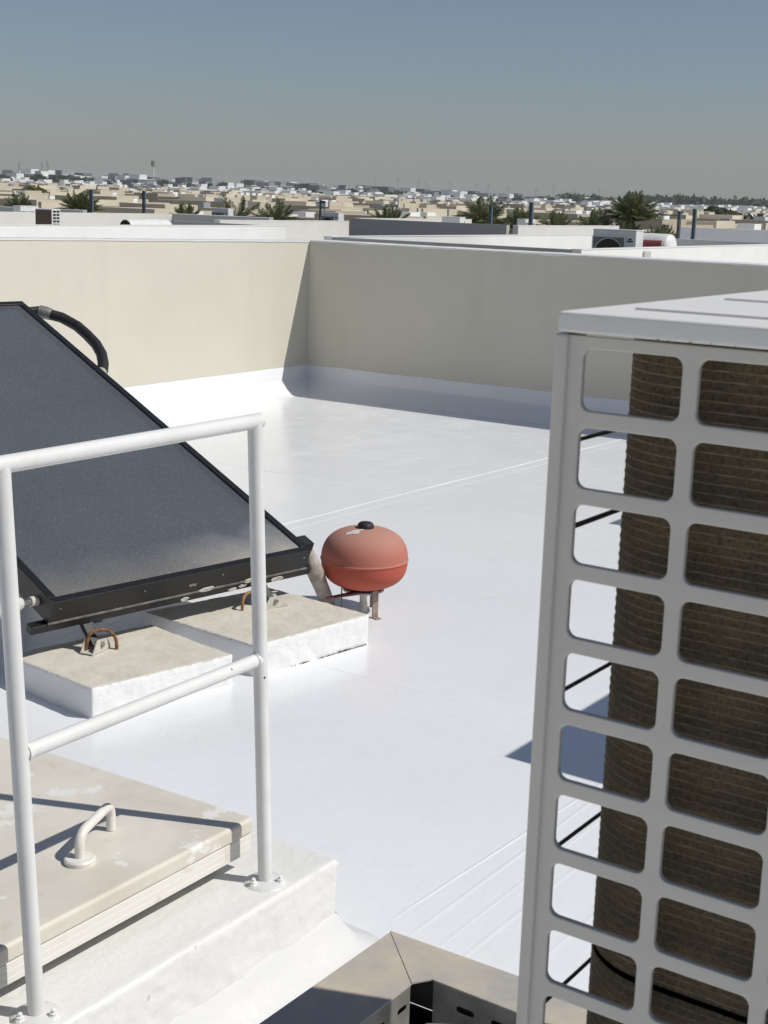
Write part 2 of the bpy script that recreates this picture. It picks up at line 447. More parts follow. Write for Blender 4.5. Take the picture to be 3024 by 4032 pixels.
# parapets -------------------------------------------------------------
def top_left(x): return 1.262 + (XW - x)*.012
pl = thing('parapet_wall', 'sunlit beige stucco parapet wall along the far left of the white roof', 'wall', (3, YW, 0))
m_ = MB(); k = 40
vs = []
for i in range(k+1):
    x = -3.3 + (XW+.2+3.3)*i/k
    vs += [(x, YW, 0), (x, YW, top_left(x)), (x, YW+.2, top_left(x)), (x, YW+.2, 0)]
fs = [(i*4+j, i*4+(j+1)%4, i*4+4+(j+1)%4, i*4+4+j) for i in range(k) for j in range(4)] + [(3,2,1,0), (k*4,k*4+1,k*4+2,k*4+3)]
m_.add(vs, fs).build('wall', MT['beige'], pl)
pr = thing('parapet_wall', 'shaded beige stucco parapet wall running right from the inner corner', 'wall', (XW, 2, 0))
MB().box(XW, XW+.2, -4.2, YW-.001, 0, 1.268).build('wall', MT['beige'], pr)
pb = thing('parapet_wall', 'beige parapet wall behind the camera side of the roof', 'wall', (3, -4.2, 0))
MB().box(-3.3, XW-.001, -4.2, -4.0, 0, 1.27).build('wall', MT['beige'], pb)
pk = thing('parapet_wall', 'beige parapet wall on the left end of the roof, out of frame', 'wall', (-3.3, 1, 0))
MB().box(-3.3, -3.1, -3.999, YW-.001, 0, 1.27).build('wall', MT['beige'], pk)

def coping(parent, axis, fixed, t0, t1, topf, thick, sgn, seed, run=1.0):
    """white coating on top of a wall, its ragged edge running a little way down the inner face"""
    k = int((t1-t0)/.045); vs = []
    for i in range(k+1):
        t_ = t0 + (t1-t0)*i/k
        z = topf(t_) + .004 + .002*noise.noise(Vector((t_*6, seed, 0)))
        dr = .004 + run*.016*max(0, noise.noise(Vector((t_*4.0, seed, 3)))+.25) + run*.008*abs(noise.noise(Vector((t_*19, seed, 9))))
        row = [(fixed - sgn*.004, z - .004 - dr), (fixed - sgn*.005, z - .002), (fixed + sgn*.006, z+.002), (fixed + sgn*(thick-.006), z+.002), (fixed + sgn*(thick+.004), z-.012)]
        vs += [(t_, f, zz) if axis == 'x' else (f, t_, zz) for f, zz in row]
    fs = [(i*5+j, i*5+j+1, i*5+j+6, i*5+j+5) for i in range(k) for j in range(4)]
    return MB().add(vs, fs).build('coping', MT['coat_rough'], parent, True, 60)
coping(pl, 'x', YW, -3.3, XW+.2, lambda x: top_left(x)-.002, .2, 1, 1.3, .15)
coping(pr, 'y', XW, -4.2, YW-.02, lambda y: 1.268, .2, 1, 7.7)

def upstand(parent, axis, fixed, t0, t1, seed):
    k = int((t1-t0)/.05); vs = []
    for i in range(k+1):
        t_ = t0 + (t1-t0)*i/k
        w1 = noise.noise(Vector((t_*1.6, seed, 0))); w2 = noise.noise(Vector((t_*9, seed, 2))); w3 = noise.noise(Vector((t_*3, seed, 5)))
        row = [(.0015, .222 + .010*w1 + .005*w2), (.006, .214+.010*w1+.004*w2), (.009+.003*w3, .122+.006*w1), (.018, .106+.006*w3), (.085+.006*w3, .048), (.150+.012*w1, .008), (.200+.015*w1, -.002)]
        vs += [(t_, fixed - o_, z) if axis == 'x' else (fixed - o_, t_, z) for o_, z in row]
    fs = [(i*7+j, i*7+j+1, i*7+j+8, i*7+j+7) for i in range(k) for j in range(6)]
    return MB().add(vs, fs).build('coated_upstand', MT['coat'], parent, True, 70)
upstand(pl, 'x', YW, -3.1, XW, 4.1)
upstand(pr, 'y', XW, -4.0, YW, 8.3)

# ---------------------------------------------------------------- roof hatch
hatch = thing('roof_hatch', 'cream roof access hatch with grab handle on a white coated curb', 'hatch', (1.75, 2.2, 0))
CX1, CY0, CZ = 2.343, 1.686, .2235
def nbox(x0, x1, y0, y1, z0, z1, step, amp, r, flt):
    """closed box with noise-roughened faces"""
    bm = bmesh.new(); bmesh.ops.create_cube(bm, size=1)
    for v in bm.verts: v.co = ((x0+x1)/2+v.co.x*(x1-x0), (y0+y1)/2+v.co.y*(y1-y0), (z0+z1)/2+v.co.z*(z1-z0))
    bmesh.ops.bevel(bm, geom=list(bm.edges), offset=r, segments=2, profile=.5, affect='EDGES')
    for _ in range(7):
        es = [e for e in bm.edges if e.calc_length() > step]
        if not es: break
        bmesh.ops.subdivide_edges(bm, edges=es, cuts=1, use_grid_fill=True)
    bmesh.ops.triangulate(bm, faces=[f for f in bm.faces if len(f.verts) > 4])
    bm.normal_update()
    for v in bm.verts:
        a = amp*flt(v.normal)
        v.co += v.normal*(noise.noise(v.co*38)*a*.55 + noise.noise(v.co*11)*a*.8 + max(0, noise.noise(Vector((v.co.x*70, v.co.y*70, v.co.z*30)))-.15)*a*1.3)
    bm.verts.index_update()
    mb = MB().add([v.co.copy() for v in bm.verts], [[v.index for v in f.verts] for f in bm.faces]); bm.free()
    return mb
curb = nbox(.7, CX1, CY0, 2.95, -.05, CZ, .014, .0042, .007, lambda n: 1.0 if n.z < .5 else .16).build('curb', MT['coat_rough'], hatch, True, 60)
pth = [(.7+(CX1-.7)*i/60, CY0, 0, -1) for i in range(61)]
pth += [(CX1, CY0, sin(radians(a)), -cos(radians(a))) for a in range(10, 90, 10)]
pth += [(CX1, CY0+(2.95-CY0)*i/40, 1, 0) for i in range(41)]
vs = []
for i, (x, y, nx, ny) in enumerate(pth):
    w = noise.noise(Vector((x*7,y*7,1))); w2 = noise.noise(Vector((x*23,y*23,4)))
    for o_, z in ((-.004, .098+.008*w+.003*w2), (.004, .090+.007*w+.003*w2), (.013+.003*w2, .072+.005*w), (.050, .032+.003*w2), (.100+.010*w, .004), (.130+.012*w, -.004)):
        vs.append((x+nx*o_, y+ny*o_, z))
fs = [(i*6+j, i*6+j+1, i*6+j+7, i*6+j+6) for i in range(len(pth)-1) for j in range(5)]
MB().add(vs, fs).build('coating_fillet', MT['coat_clean'], hatch, True, 70)
LX0, LX1, LY0, LY1, LZ0, LZ1 = 1.20, 2.192, 1.802, 2.78, .2645, .345
def lidP(x, y, z): return Vector((x - (y-LY0)*.035*(x-LX0)/(LX1-LX0), y, z))
lid = MB().rbox(LX0, LX1, LY0, LY1, LZ0+.043, LZ1, .009, 4, lidP).build('lid', MT['lid'], hatch, True)
MB().rbox(LX0+.004, LX1-.004, LY0+.0035, LY1-.004, LZ0, LZ0+.044, .002, 1, lidP).build('lid_skirt', MT['lid_side'], lid, True)
gm = MB()
for zz in (LZ0+.012, LZ0+.026):
    gm.rbox(LX0+.003, LX1-.003, LY0+.0030, LY0+.006, zz, zz+.0012, .0005, 1, lidP)
gm.build('skirt_rib', MT['lid_side'], lid)
MB().rbox(LX0+.07, LX1-.05, LY0+.06, LY1-.07, CZ-.01, LZ0-.001, .004, 1, lidP).build('gasket_frame', MT['dark'], hatch)
# grab handle on the lid
hA, hB = Vector((1.816, 1.937, LZ1)), Vector((1.958, 1.994, LZ1))
hd = (hB-hA); up = Vector((0,0,1)); hp = []
for i in range(7):
    a = pi*i/12
    hp.append(hA + up*(.034+.025*sin(a)) + hd.normalized()*.028*(1-cos(a)))
hp = [hA+up*.001, hA+up*.022] + hp
back = []
for i in range(7):
    a = pi*i/12
    back.append(hB + up*(.034+.025*cos(a)) - hd.normalized()*.028*(1-sin(a)))
hp += back + [hB+up*.022, hB+up*.001]
MB().tube(hp, .0100, 14).build('handle', MT['handle'], lid, True)
MB().lathe([(.0,.0),(.031,.0),(.031,.008),(.028,.011),(.0,.0115)], hA, 28).build('handle_flange', MT['handle'], lid, True)

# ---------------------------------------------------------------- handrail
rail = thing('handrail', 'white painted tubular handrail bolted to the hatch curb', 'handrail', (1.84, 1.745, CZ))
PR = .0151
def post_pt(bx, z): return Vector((bx - .0232*(z-CZ)*1.25, 1.744 + .0197*(z-CZ), z))
BX = (1.527, 2.161)
tops = []
for bx in BX:
    pts = [post_pt(bx, CZ), post_pt(bx, .5), post_pt(bx, .9), post_pt(bx, 1.212)]
    MB().tube(pts, PR, 24).build('post', MT['pipe'], rail, True)
    tops.append(post_pt(bx, 1.212))
d_ = (tops[1]-tops[0]).normalized()
MB().tube([tops[0]-d_*PR*1.0, tops[1]+d_*PR*1.0], PR*.995, 24).build('top_rail', MT['pipe'], rail, True)
for bx, t_ in zip(BX, tops):
    MB().tube([t_-Vector((0,0,.002)), t_+Vector((0,0,PR*.55)), t_+Vector((0,0,PR*.9))], [PR*1.002, PR*.86, PR*.45], 20).build('corner_weld', MT['pipe'], rail, True)
lo = [post_pt(BX[0], .716), post_pt(BX[1], .722)]
MB().tube(lo, PR*.93, 24).build('lower_rail', MT['pipe'], rail, True)
for p, s_ in ((lo[0], 1), (lo[1], -1)):
    q = p + (lo[1]-lo[0]).normalized()*s_*PR
    MB().tube([q-(lo[1]-lo[0]).normalized()*.004, q, q+(lo[1]-lo[0]).normalized()*.006*s_], [PR*1.12, PR*1.10, PR*.95], 20).build('weld_bead', MT['pipe'], rail, True)
for bx in BX:
    c = post_pt(bx, CZ)
    vs = []
    pm = MB().lathe([(0,.006),(.0,.008),(.018,.0085),(.034,.007),(.044,.003),(.050,-.003)], c, 36)
    pl_ = pm.build('base_plate', MT['coat_clean'], rail, True, 60)
    for a in (30, 150, 270):
        q = c + Vector((  .033*cos(radians(a+20)), .033*sin(radians(a+20)), .004))
        MB().lathe([(.011,-.002),(.009,.003),(.0070,.005),(.0070,.009),(.0045,.010),(.0045,.015),(.002,.017),(0,.017)], q, 8).build('anchor_bolt', MT['coat_rough'], pl_, True, 30)

# ---------------------------------------------------------------- concrete blocks
def block(quad, h, label, seed):
    c = sum((Vector((*q,0)) for q in quad), Vector())/4
    t_ = thing('concrete_block', label, 'block', (c.x, c.y, 0), 'concrete ballast blocks under the solar collector')
    bm = bmesh.new()
    lo_ = [bm.verts.new((*q, -.01)) for q in quad]; hi_ = [bm.verts.new((*q, h)) for q in quad]
    for f in [(3,2,1,0)]: bm.faces.new([lo_[i] for i in f])
    bm.faces.new(hi_)
    for i in range(4): bm.faces.new([lo_[i], lo_[(i+1)%4], hi_[(i+1)%4], hi_[i]])
    bmesh.ops.recalc_face_normals(bm, faces=bm.faces)
    bmesh.ops.bevel(bm, geom=list(bm.edges), offset=.005, segments=2, profile=.5, affect='EDGES')
    for _ in range(7):
        es = [e for e in bm.edges if e.calc_length() > .016]
        if not es: break
        bmesh.ops.subdivide_edges(bm, edges=es, cuts=1, use_grid_fill=True)
    bmesh.ops.triangulate(bm, faces=[f for f in bm.faces if len(f.verts) > 4])
    bm.normal_update(); sv = Vector((seed, seed*2, 0))
    for v in bm.verts:
        edge = 1.0 if abs(v.normal.z) < .95 else .45
        v.co += v.normal*edge*(noise.noise(v.co*45+sv)*.0026 + noise.noise(v.co*14+sv)*.004 + min(0, noise.noise(v.co*30-sv)+.25)*.006)
    bm.verts.index_update()
    MB().add([v.co.copy() for v in bm.verts], [[v.index for v in f.verts] for f in bm.faces]).build('slab', MT['block'], t_, True, 50)
    bm.free(); return t_
block([(3.006,3.140),(3.549,3.022),(3.625,3.475),(3.062,3.60)], .105, 'concrete block with white painted sides, nearest the hatch handle, left of the pair', 3)
b2 = block([(3.650,3.006),(4.219,2.922),(4.262,3.44),(3.700,3.585)], .115, 'concrete block with white painted sides, beside the red tank', 8)

gap = MB(); r_g = random.Random(4)
for i in range(34):
    f = .30 + .68*(i/34)**.9; p = Vector((3.650,3.006,0)).lerp(Vector((4.219,2.922,0)), f) + Vector((.1,-1,0))*.003
    if noise.noise(Vector((f*9,1,0))) < -.12 and f < .72: continue
    w = r_g.uniform(.004,.011); h = r_g.uniform(.002,.0055)*(1.3 if f > .7 else .8)
    gap.add([p+Vector((-w,0,0)), p+Vector((w,0,0)), p+Vector((w*.5,-.002,h)), p+Vector((-w*.6,-.002,h*.8)), p+Vector((0,-.005,0))], [(0,1,2,3),(0,3,4),(3,2,4),(2,1,4)])
tag(gap.build('crumbled_edge', MT['dark'], b2), kind='stuff')

# ---------------------------------------------------------------- solar collector
AN, TL = radians(-9.88), .377
U = Vector((cos(AN), sin(AN), 0)); NN = Vector((-sin(AN), cos(AN), 0)); Z = Vector((0,0,1))
W_ = NN*cos(TL) + Z*sin(TL); M_ = -NN*sin(TL) + Z*cos(TL)
G0 = Vector((4.246, 3.222, .308))
def PP(a, b, c): return G0 + U*a + W_*b + M_*c
PW, PLn, PD = 1.157, 2.19, .084
sol = thing('solar_collector', 'tilted flat solar water collector with dusty dark glass and black frame', 'solar panel', (3.7, 3.6, 0))
fr = MB()
fr.obox(PP, -PW, 0, 0, .006, -PD, -.002)                 # outer skins
fr.obox(PP, -PW, 0, PLn-.006, PLn, -PD, -.002)
fr.obox(PP, -PW, -PW+.006, .006, PLn-.006, -PD, -.002)
fr.obox(PP, -.006, 0, .006, PLn-.006, -PD, -.002)
frame = fr.build('frame', MT['frame'], sol)
lip = .030
for nm, q in (('front', (-PW-.001, .001, -.001, lip)), ('back', (-PW-.001, .001, PLn-lip, PLn+.001)), ('l', (-PW-.001, -PW+lip, lip, PLn-lip)), ('r', (-lip, .001, lip, PLn-lip))):
    MB().rbox(q[0], q[1], q[2], q[3], -.004, .003, .0015, 1, PP).build('cover_strip', MT['frame'], frame, True)
MB().obox(PP, -PW-.002, .002, -.0035, -.0005, -PD-.002, -PD+.005).build('lower_edge_bead', MT['frame_edge'], frame)
def uvplane(name, mat, parent, a0, a1, b0, b1, c):
    o = MB().add([PP(a0,b0,c),PP(a1,b0,c),PP(a1,b1,c),PP(a0,b1,c)], [(0,1,2,3)]).build(name, mat, parent)
    uv = o.data.uv_layers.new(name='uv')
    org = WORLD[o.name]
    for lp in o.data.loops:
        p = o.data.vertices[lp.vertex_index].co + org - G0
        uv.data[lp.index].uv = ((p.dot(U)-a0)/(a1-a0), (p.dot(W_)-b0)/(b1-b0))
    return o
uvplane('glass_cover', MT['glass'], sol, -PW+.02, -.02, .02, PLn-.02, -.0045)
uvplane('absorber_plate', MT['absorber'], sol, -PW+.006, -.006, .006, PLn-.006, -.03)
uvplane('back_sheet', MT['galv_side'], sol, -PW+.006, -.006, .006, PLn-.006, -PD+.004)
MB().rbox(-PW-.06, .035, .0, .034, -PD-.035, -PD-.003, .003, 1, PP).build('support_rail', MT['frame'], sol)
MB().rbox(-PW-.03, .03, 1.85, 1.89, -PD-.035, -PD-.003, .003, 1, PP).build('support_rail', MT['frame'], sol)
for a in (-.93, -.19):
    MB().rbox(a-.018, a+.018, .02, 1.87, -PD-.062, -PD-.036, .003, 1, PP).build('side_beam', MT['frame'], sol)
    q = PP(a, 1.86, -PD-.05)
    MB().box(q.x-.018, q.x+.018, q.y-.018, q.y+.018, 0, q.z).build('rear_leg', MT['frame'], sol)
# sealant smears, small screws and a maker's plate on the front of the frame
def smear(a, c, la, lc, seed, b=-.004):
    n = 22; pts = []
    for i in range(n):
        th = 2*pi*i/n; r = 1+.35*noise.noise(Vector((cos(th)*1.6, sin(th)*1.6, seed)))
        pts.append((a+la*r*cos(th)+lc*.6*sin(th), c+lc*r*sin(th)))
    MB().prism([PP(x,b+.002,y) for x,y in pts], [PP(x,b-.003,y) for x,y in pts]).build('sealant_smear', MT['foam'], frame)
smear(-.492, -.078, .034, .008, 1); smear(-.585, -.104, .016, .007, 2, -.002); smear(-.295, -.080, .018, .008, 3); smear(-.315, -.10, .018, .006, 5, -.002); smear(-.36, -.108, .02, .005, 6, -.002); smear(-.145, -.104, .028, .010, 4, -.002)
MB().obox(PP, -.580, -.548, -.0025, 0, -.051, -.042).build('maker_plate', MT['steel'], frame)
for a in (-PW+.035, -.78, -.43, -.03):
    MB().tube([PP(a,.001,-.028), PP(a,-.003,-.028)], .0035, 8).build('screw', MT['steel'], frame)
# feet brackets on the blocks
for (x, y, z0, rot) in ((3.284, 3.405, .107, 22), (4.062, 3.262, .117, -6)):
    br = MB(); R_ = Matrix.Rotation(radians(rot-10), 3, 'Z')
    P_ = lambda a, b, c: Vector((x,y,z0)) + R_ @ Vector((a,b,c))
    for off in (-.026, .022):
        br.prism([P_(-.06,off,0),P_(.055,off,0),P_(.030,off,.038),P_(-.030,off,.045)], [P_(-.06,off+.004,0),P_(.055,off+.004,0),P_(.030,off+.004,.038),P_(-.030,off+.004,.045)])
    br.obox(P_, -.06, .055, -.0215, .0215, .0015, .005)
    bk = br.build('foot_bracket', MT['bracket'], sol)
    MB().tube([P_(-.004,-.033,.026), P_(-.004,.03,.026)], .009, 10).build('bolt', MT['steel'], bk, True)
    q = PP((Vector((x,y,0))-G0).dot(U)-.02, .03, -PD-.03)
    d0 = P_(-.004,0,.026)
    MB().hexa([d0+U*.014-NN*.014-Z*.01, d0+U*.014+NN*.014-Z*.01, q+U*.014+NN*.016, q+U*.014-NN*.016], [d0-U*.014-NN*.014-Z*.01, d0-U*.014+NN*.014-Z*.01, q-U*.014+NN*.016, q-U*.014-NN*.016]).build('strut', MT['frame'], sol)
# lower left connector
fa = PP(-PW, .085, -.045)
MB().tube([fa, fa-U*.026], .017, 16).build('outlet_nut', MT['foam'], sol, True)
MB().tube([fa-U*(.026+.004*i) for i in range(10)], [.0105 if i % 2 else .0125 for i in range(10)], 16).build('braided_connector', MT['steel'], sol, True)
MB().tube([fa-U*.058, fa-U*.075+Z*.002, fa-U*.11-Z*.004, fa-U*.17-Z*.012, fa-U*.30-Z*.03, fa-U*.6-Z*.06], [.018,.027,.028,.025,.026,.026], 14).build('lagged_pipe', MT['foam'], sol, True)
# black hose on the right edge
hs = [(-.01,2.185),(.067,2.183),(.098,2.172),(.122,2.141),(.171,2.096),(.199,2.004),(.199,1.915),(.190,1.821),(.162,1.731),(.117,1.645),(.068,1.576),(.021,1.531),(-.03,1.49)]
MB().tube([PP(a, b, -.045-.02*max(0,2.0-b)) for a, b in hs], [.014,.018,.026]+[.0255]*10, 16).build('insulated_hose', MT['black'], sol, True)
MB().tube([PP(.09,2.175,-.045), PP(.115,2.152,-.045), PP(.133,2.134,-.045)], [.029,.031,.028], 12).build('hose_tape', MT['frame_edge'], sol, True)
MB().tube([PP(.055,1.565,-.053), PP(.03,1.54,-.054)], [.027,.026], 12).build('hose_tape', MT['wrap'], sol, True)
# lower right outlet and wrapped pipe
oa = PP(0, .07, -.045)
MB().tube([oa, oa+U*.05], .016, 14).build('outlet_nut', MT['brass'], sol, True)
MB().obox(PP, .006, .05, .04, .10, -.065, -.002).build('outlet_fitting', MT['black'], sol)
wp = [oa+U*.028+Z*.01, oa+U*.048-Z*.01, Vector((4.325,3.262,.20)), Vector((4.375,3.275,.14)), Vector((4.425,3.288,.08)), Vector((4.462,3.298,.03)), Vector((4.48,3.30,-.005))]
MB().tube(wp, [.018,.030,.034,.031,.030,.029,.028], 14).build('wrapped_outlet_pipe', MT['wrap'], sol, True)

# lifting hooks cast in the blocks
def hook(pts, mat, label):
    t_ = thing('lifting_hook', label, 'hook', (pts[0][0], pts[0][1], pts[0][2]), 'rebar hooks in the blocks')
    path = []
    P = [Vector(p) for p in pts]
    for i in range(len(P)-1):
        p0 = P[max(i-1,0)]; p1 = P[i]; p2 = P[i+1]; p3 = P[min(i+2,len(P)-1)]
        for s_ in range(5):
            u = s_/5
            path.append(.5*((2*p1)+(p2-p0)*u+(2*p0-5*p1+4*p2-p3)*u*u+(3*p1-p0-3*p2+p3)*u**3))
    path.append(P[-1])
    MB().tube(path, [.0058+.0007*(i % 2) for i in range(len(path))], 10).build('bar', mat, t_, True)
hook([(3.337,3.362,.09),(3.338,3.365,.14),(3.318,3.378,.172),(3.285,3.395,.180),(3.258,3.41,.165),(3.245,3.42,.10)], MT['rustbar'], 'rusty rebar lifting hook in the left concrete block')
hook([(3.945,3.312,.10),(3.946,3.313,.145),(3.962,3.318,.166),(3.995,3.322,.174),(4.03,3.326,.160),(4.04,3.33,.10)], MT['rustbar2'], 'pale rusty rebar lifting hook in the block beside the red tank')

# ---------------------------------------------------------------- expansion tank
TC = Vector((4.540, 3.176, 0))
tank = thing('expansion_tank', 'faded red squat expansion tank on a small steel stand', 'tank', TC)
prof = [(0,.112),(.06,.112),(.085,.114),(.108,.120),(.130,.131),(.150,.147),(.164,.166),(.171,.186),(.1745,.206),(.1750,.222),(.1778,.2245),(.1785,.227),(.1778,.2295),(.1752,.232),(.1750,.243),(.1725,.260),(.167,.280),(.156,.301),(.140,.319),(.118,.334),(.092,.345),(.062,.352),(.030,.356),(0,.357)]
def smooth_prof(p, it=2):
    for _ in range(it):
        q = [p[0]]
        for a, b in zip(p, p[1:]):
            q += [(a[0]*.75+b[0]*.25, a[1]*.75+b[1]*.25), (a[0]*.25+b[0]*.75, a[1]*.25+b[1]*.75)]
        p = q + [p[-1]]
    return p
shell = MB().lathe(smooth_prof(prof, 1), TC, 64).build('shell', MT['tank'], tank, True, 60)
MB().lathe([(.0,.350),(.034,.352),(.0335,.362),(.030,.372),(.024,.377),(.0,.378)], TC+Vector((-.004,-.004,0)), 28).build('valve_cap', MT['black'], tank, True, 50)
def tz(r):
    up_ = [p for p in prof if p[1] > .235]
    for a, b in zip(up_, up_[1:]):
        if b[0] <= r <= a[0]: return a[1] + (b[1]-a[1])*(a[0]-r)/(a[0]-b[0])
    return .357
# torn sticker lying on the dome, towards the camera
tocam = Vector((-.82,-.57,0)).normalized(); side = Vector((.57,-.82,0)).normalized()
st = [(-.074,.062),(-.052,.058),(-.050,.048),(-.022,.045),(-.006,.040),(.0,.052),(-.012,.058),(-.022,.060),(-.020,.072),(-.024,.086),(-.044,.090),(-.048,.084),(-.056,.088),(-.062,.082),(-.068,.084),(-.082,.080)]
st = [(a*.9-.004, b*.95) for a, b in st]
cx_, cy_ = sum(p[0] for p in st)/len(st), sum(p[1] for p in st)/len(st)
vs = []
for a, b in st + [(cx_, cy_)]:
    p = TC + side*a + tocam*b; r = math.hypot(a, b); vs.append((p.x, p.y, tz(r)+.0016))
n = len(st)
MB().add(vs, [(i, (i+1) % n, n) for i in range(n)]).build('torn_sticker', MT['sticker'], shell)
MB().lathe([(.0,.103),(.072,.103),(.076,.107),(.074,.114),(.0,.116)], TC, 32).build('gasket', MT['black'], tank, True)
stand = MB().lathe([(.0,.094),(.082,.094),(.084,.097),(.082,.102),(.0,.1025)], TC, 32).build('stand_ring', MT['legwhite'], tank, True)
for a, mt in ((-112, 'legstrip'), (8, 'legstrip'), (128, 'legstrip')):
    d = Vector((cos(radians(a)), sin(radians(a)), 0)); s_ = Vector((-d.y, d.x, 0))
    P_ = lambda p, q, z: TC + d*p + s_*q + Vector((0,0,z))
    lg = MB().obox(P_, .086, .091, -.013, .013, .0, .112)
    lg.obox(P_, .07, .0855, -.013, .013, .103, .107)
    lg.obox(P_, .0915, .118, -.013, .013, .0, .004)
    lg.build('leg', MT[mt], tank)
MB().hexa([TC+Vector((-.22,.02,.098)),TC+Vector((-.08,-.03,.096)),TC+Vector((-.07,-.005,.096)),TC+Vector((-.21,.035,.098))], [TC+Vector((-.22,.02,.104)),TC+Vector((-.08,-.03,.106)),TC+Vector((-.07,-.005,.106)),TC+Vector((-.21,.035,.104))]).build('bracket_arm', MT['redarm'], tank)
MB().tube([TC+Vector((0,0,.094)), TC+Vector((0,0,.075)), TC+Vector((0,0,.07)), TC+Vector((0,0,.045)), TC+Vector((0,0,.04)), TC+Vector((-.002,0,.012)), TC+Vector((-.006,.002,-.004))], [.019,.019,.015,.015,.018,.017,.014], 14).build('inlet_pipe', MT['foam'], tank, True)

# ---------------------------------------------------------------- near condenser unit (right foreground)
AX0, AX1, AY0, AY1, AZ0, AZ1 = .81, 1.64, .086, .4215, .74, 1.5832
acu = thing('condenser_unit', 'large pale grey air conditioning condenser with cut-out side guard in the right foreground', 'air conditioner', (1.2, .25, 0))
def curve_plate(name, outline, holes, to_world, mat, parent, thick, bevel):
    cu = bpy.data.curves.new(name, 'CURVE'); cu.dimensions = '2D'; cu.fill_mode = 'BOTH'
    cu.extrude = thick/2 - bevel; cu.bevel_depth = bevel; cu.bevel_resolution = 2
    cu.offset = -bevel
    for poly in [outline] + holes:
        sp = cu.splines.new('POLY'); sp.points.add(len(poly)-1); sp.use_cyclic_u = True
        for pt, (a, b) in zip(sp.points, poly): pt.co = (a, b, 0, 1)
    tmp = bpy.data.objects.new('tmp', cu); COL.objects.link(tmp)
    dg = bpy.context.evaluated_depsgraph_get(); dg.update()
    me0 = bpy.data.meshes.new_from_object(tmp.evaluated_get(dg))
    mb = MB().add([to_world(*v.co) for v in me0.vertices], [list(p.vertices) for p in me0.polygons])
    bpy.data.objects.remove(tmp); bpy.data.meshes.remove(me0); mb.wn = True
    return mb.build(name, mat, parent, True, 45)
def rrect(a0, a1, b0, b1, r, n=6):
    pts = []
    for cx_, cy_, s0 in ((a1-r,b1-r,0),(a0+r,b1-r,90),(a0+r,b0+r,180),(a1-r,b0+r,270)):
        for i in range(n+1):
            th = radians(s0+90*i/n); pts.append((cx_+r*cos(th), cy_+r*sin(th)))
    return pts
holes = []
for r_ in range(16):
    zt = 1.5606 - .0501*r_
    for c_ in range(4):
        y1 = .4030 - .0776*c_
        holes.append(rrect(y1-.0668, y1, zt-.0392, zt, .0064))
holes = [h for h in holes if min(p[1] for p in h) > AZ0+.012]
curve_plate('side_guard', [(AY0,AZ0),(AY1,AZ0),(AY1,1.5685),(AY0,1.5685)], holes, lambda a, b, c: Vector((AX0+.0025-c, a, b)), MT['ac'], acu, .005, .0012)
MB().rbox(AX0-.0035, AX0+.026, AY1-.0085, AY1+.0012, AZ0, 1.5692, .0025, 2).build('corner_post', MT['ac'], acu, True)
MB().rbox(AX1-.02, AX1, AY1-.012, AY1+.001, AZ0, 1.5692, .002, 1).build('corner_post', MT['ac'], acu, True)
MB().rbox(AX0+.007, AX1-.001, AY0-.001, AY0+.004, AZ0, 1.5690, .001, 1).build('front_panel', MT['ac'], acu)
MB().rbox(AX1-.005, AX1-.0005, AY0+.005, AY1-.013, AZ0, 1.5690, .001, 1).build('end_panel', MT['ac'], acu)
MB().rbox(AX0, AX1, AY0, AY1, AZ0-.012, AZ0-.0005, .002, 1).build('base_tray', MT['ac'], acu)
lidm = MB().rbox(AX0-.003, AX1+.003, AY0-.003, AY1-.0008, 1.5700, AZ1, .0022, 3).build('top_cover', MT['ac_lid'], acu, True)
for i in range(5):
    x0 = AX0+.05+.155*i
    MB().rbox(x0, x0+.12, AY0+.03, AY1-.028, AZ1-.004, AZ1+.0022, .0021, 2).build('pressed_rib', MT['ac_lid'], lidm, True)
for (y, s_) in ((.352,.0010),(.345,.0006),(.331,.0012),(.318,.0007),(.303,.0005),(.281,.0009),(.262,.0012),(.236,.0006),(.18,.001)):
    MB().rbox(AX0-.0034, AX0-.0028, y-s_, y+s_, 1.5699, 1.5706, .0002, 1).build('rust_spot', MT['rust'], lidm)
# L-shaped coil
r_c, xc, yc = .060, .832, .4005
path = []
y = AY0+.012
path.append((xc, y)); 
for i in range(1, 8): path.append((xc, y + (yc-r_c-y)*i/8))
for i in range(13):
    a = pi - pi/2*i/12
    path.append((xc+r_c + r_c*cos(a), yc-r_c + r_c*sin(a)))
for i in range(1, 9): path.append((xc+r_c+(AX1-.02-xc-r_c)*i/8, yc))
acc = [0]
for a, b in zip(path, path[1:]): acc.append(acc[-1]+math.hypot(b[0]-a[0], b[1]-a[1]))
def coil_sheet(z0, z1):
    vs = []; fs = []
    for (x, y) in path: vs += [(x,y,z0),(x,y,z1)]
    for i in range(len(path)-1): fs.append((2*i, 2*i+2, 2*i+3, 2*i+1))
    o = MB().add(vs, fs).build('coil', MT['coil'], acu, True, 60)
    uv = o.data.uv_layers.new(name='uv'); org = WORLD[o.name]
    for lp in o.data.loops:
        p = o.data.vertices[lp.vertex_index].co + org
        j = min(range(len(path)), key=lambda i: (path[i][0]-p.x)**2+(path[i][1]-p.y)**2)
        uv.data[lp.index].uv = (acc[j], p.z)
coil_sheet(AZ0+.001, 1.1285); coil_sheet(1.1330, 1.5690)
vs = []
inner = [(x+.012, y-.012) for x, y in path]
MB().add([(x,y,z) for x, y in inner for z in (AZ0,1.5688)], [(2*i,2*i+2,2*i+3,2*i+1) for i in range(len(path)-1)]).build('inner_shroud', MT['dark'], acu)
tl = MB(); z = AZ0+.006
out = path[:-4]
while z < 1.566:
    if abs(z-1.1305) > .004:
        tl.tube([(x, y, z) for x, y in out], .00058, 4, False)
    z += .0064
tl_o = tl.build('tube_lines', MT['tube_line'], acu, True); tl_o['kind'] = 'stuff'
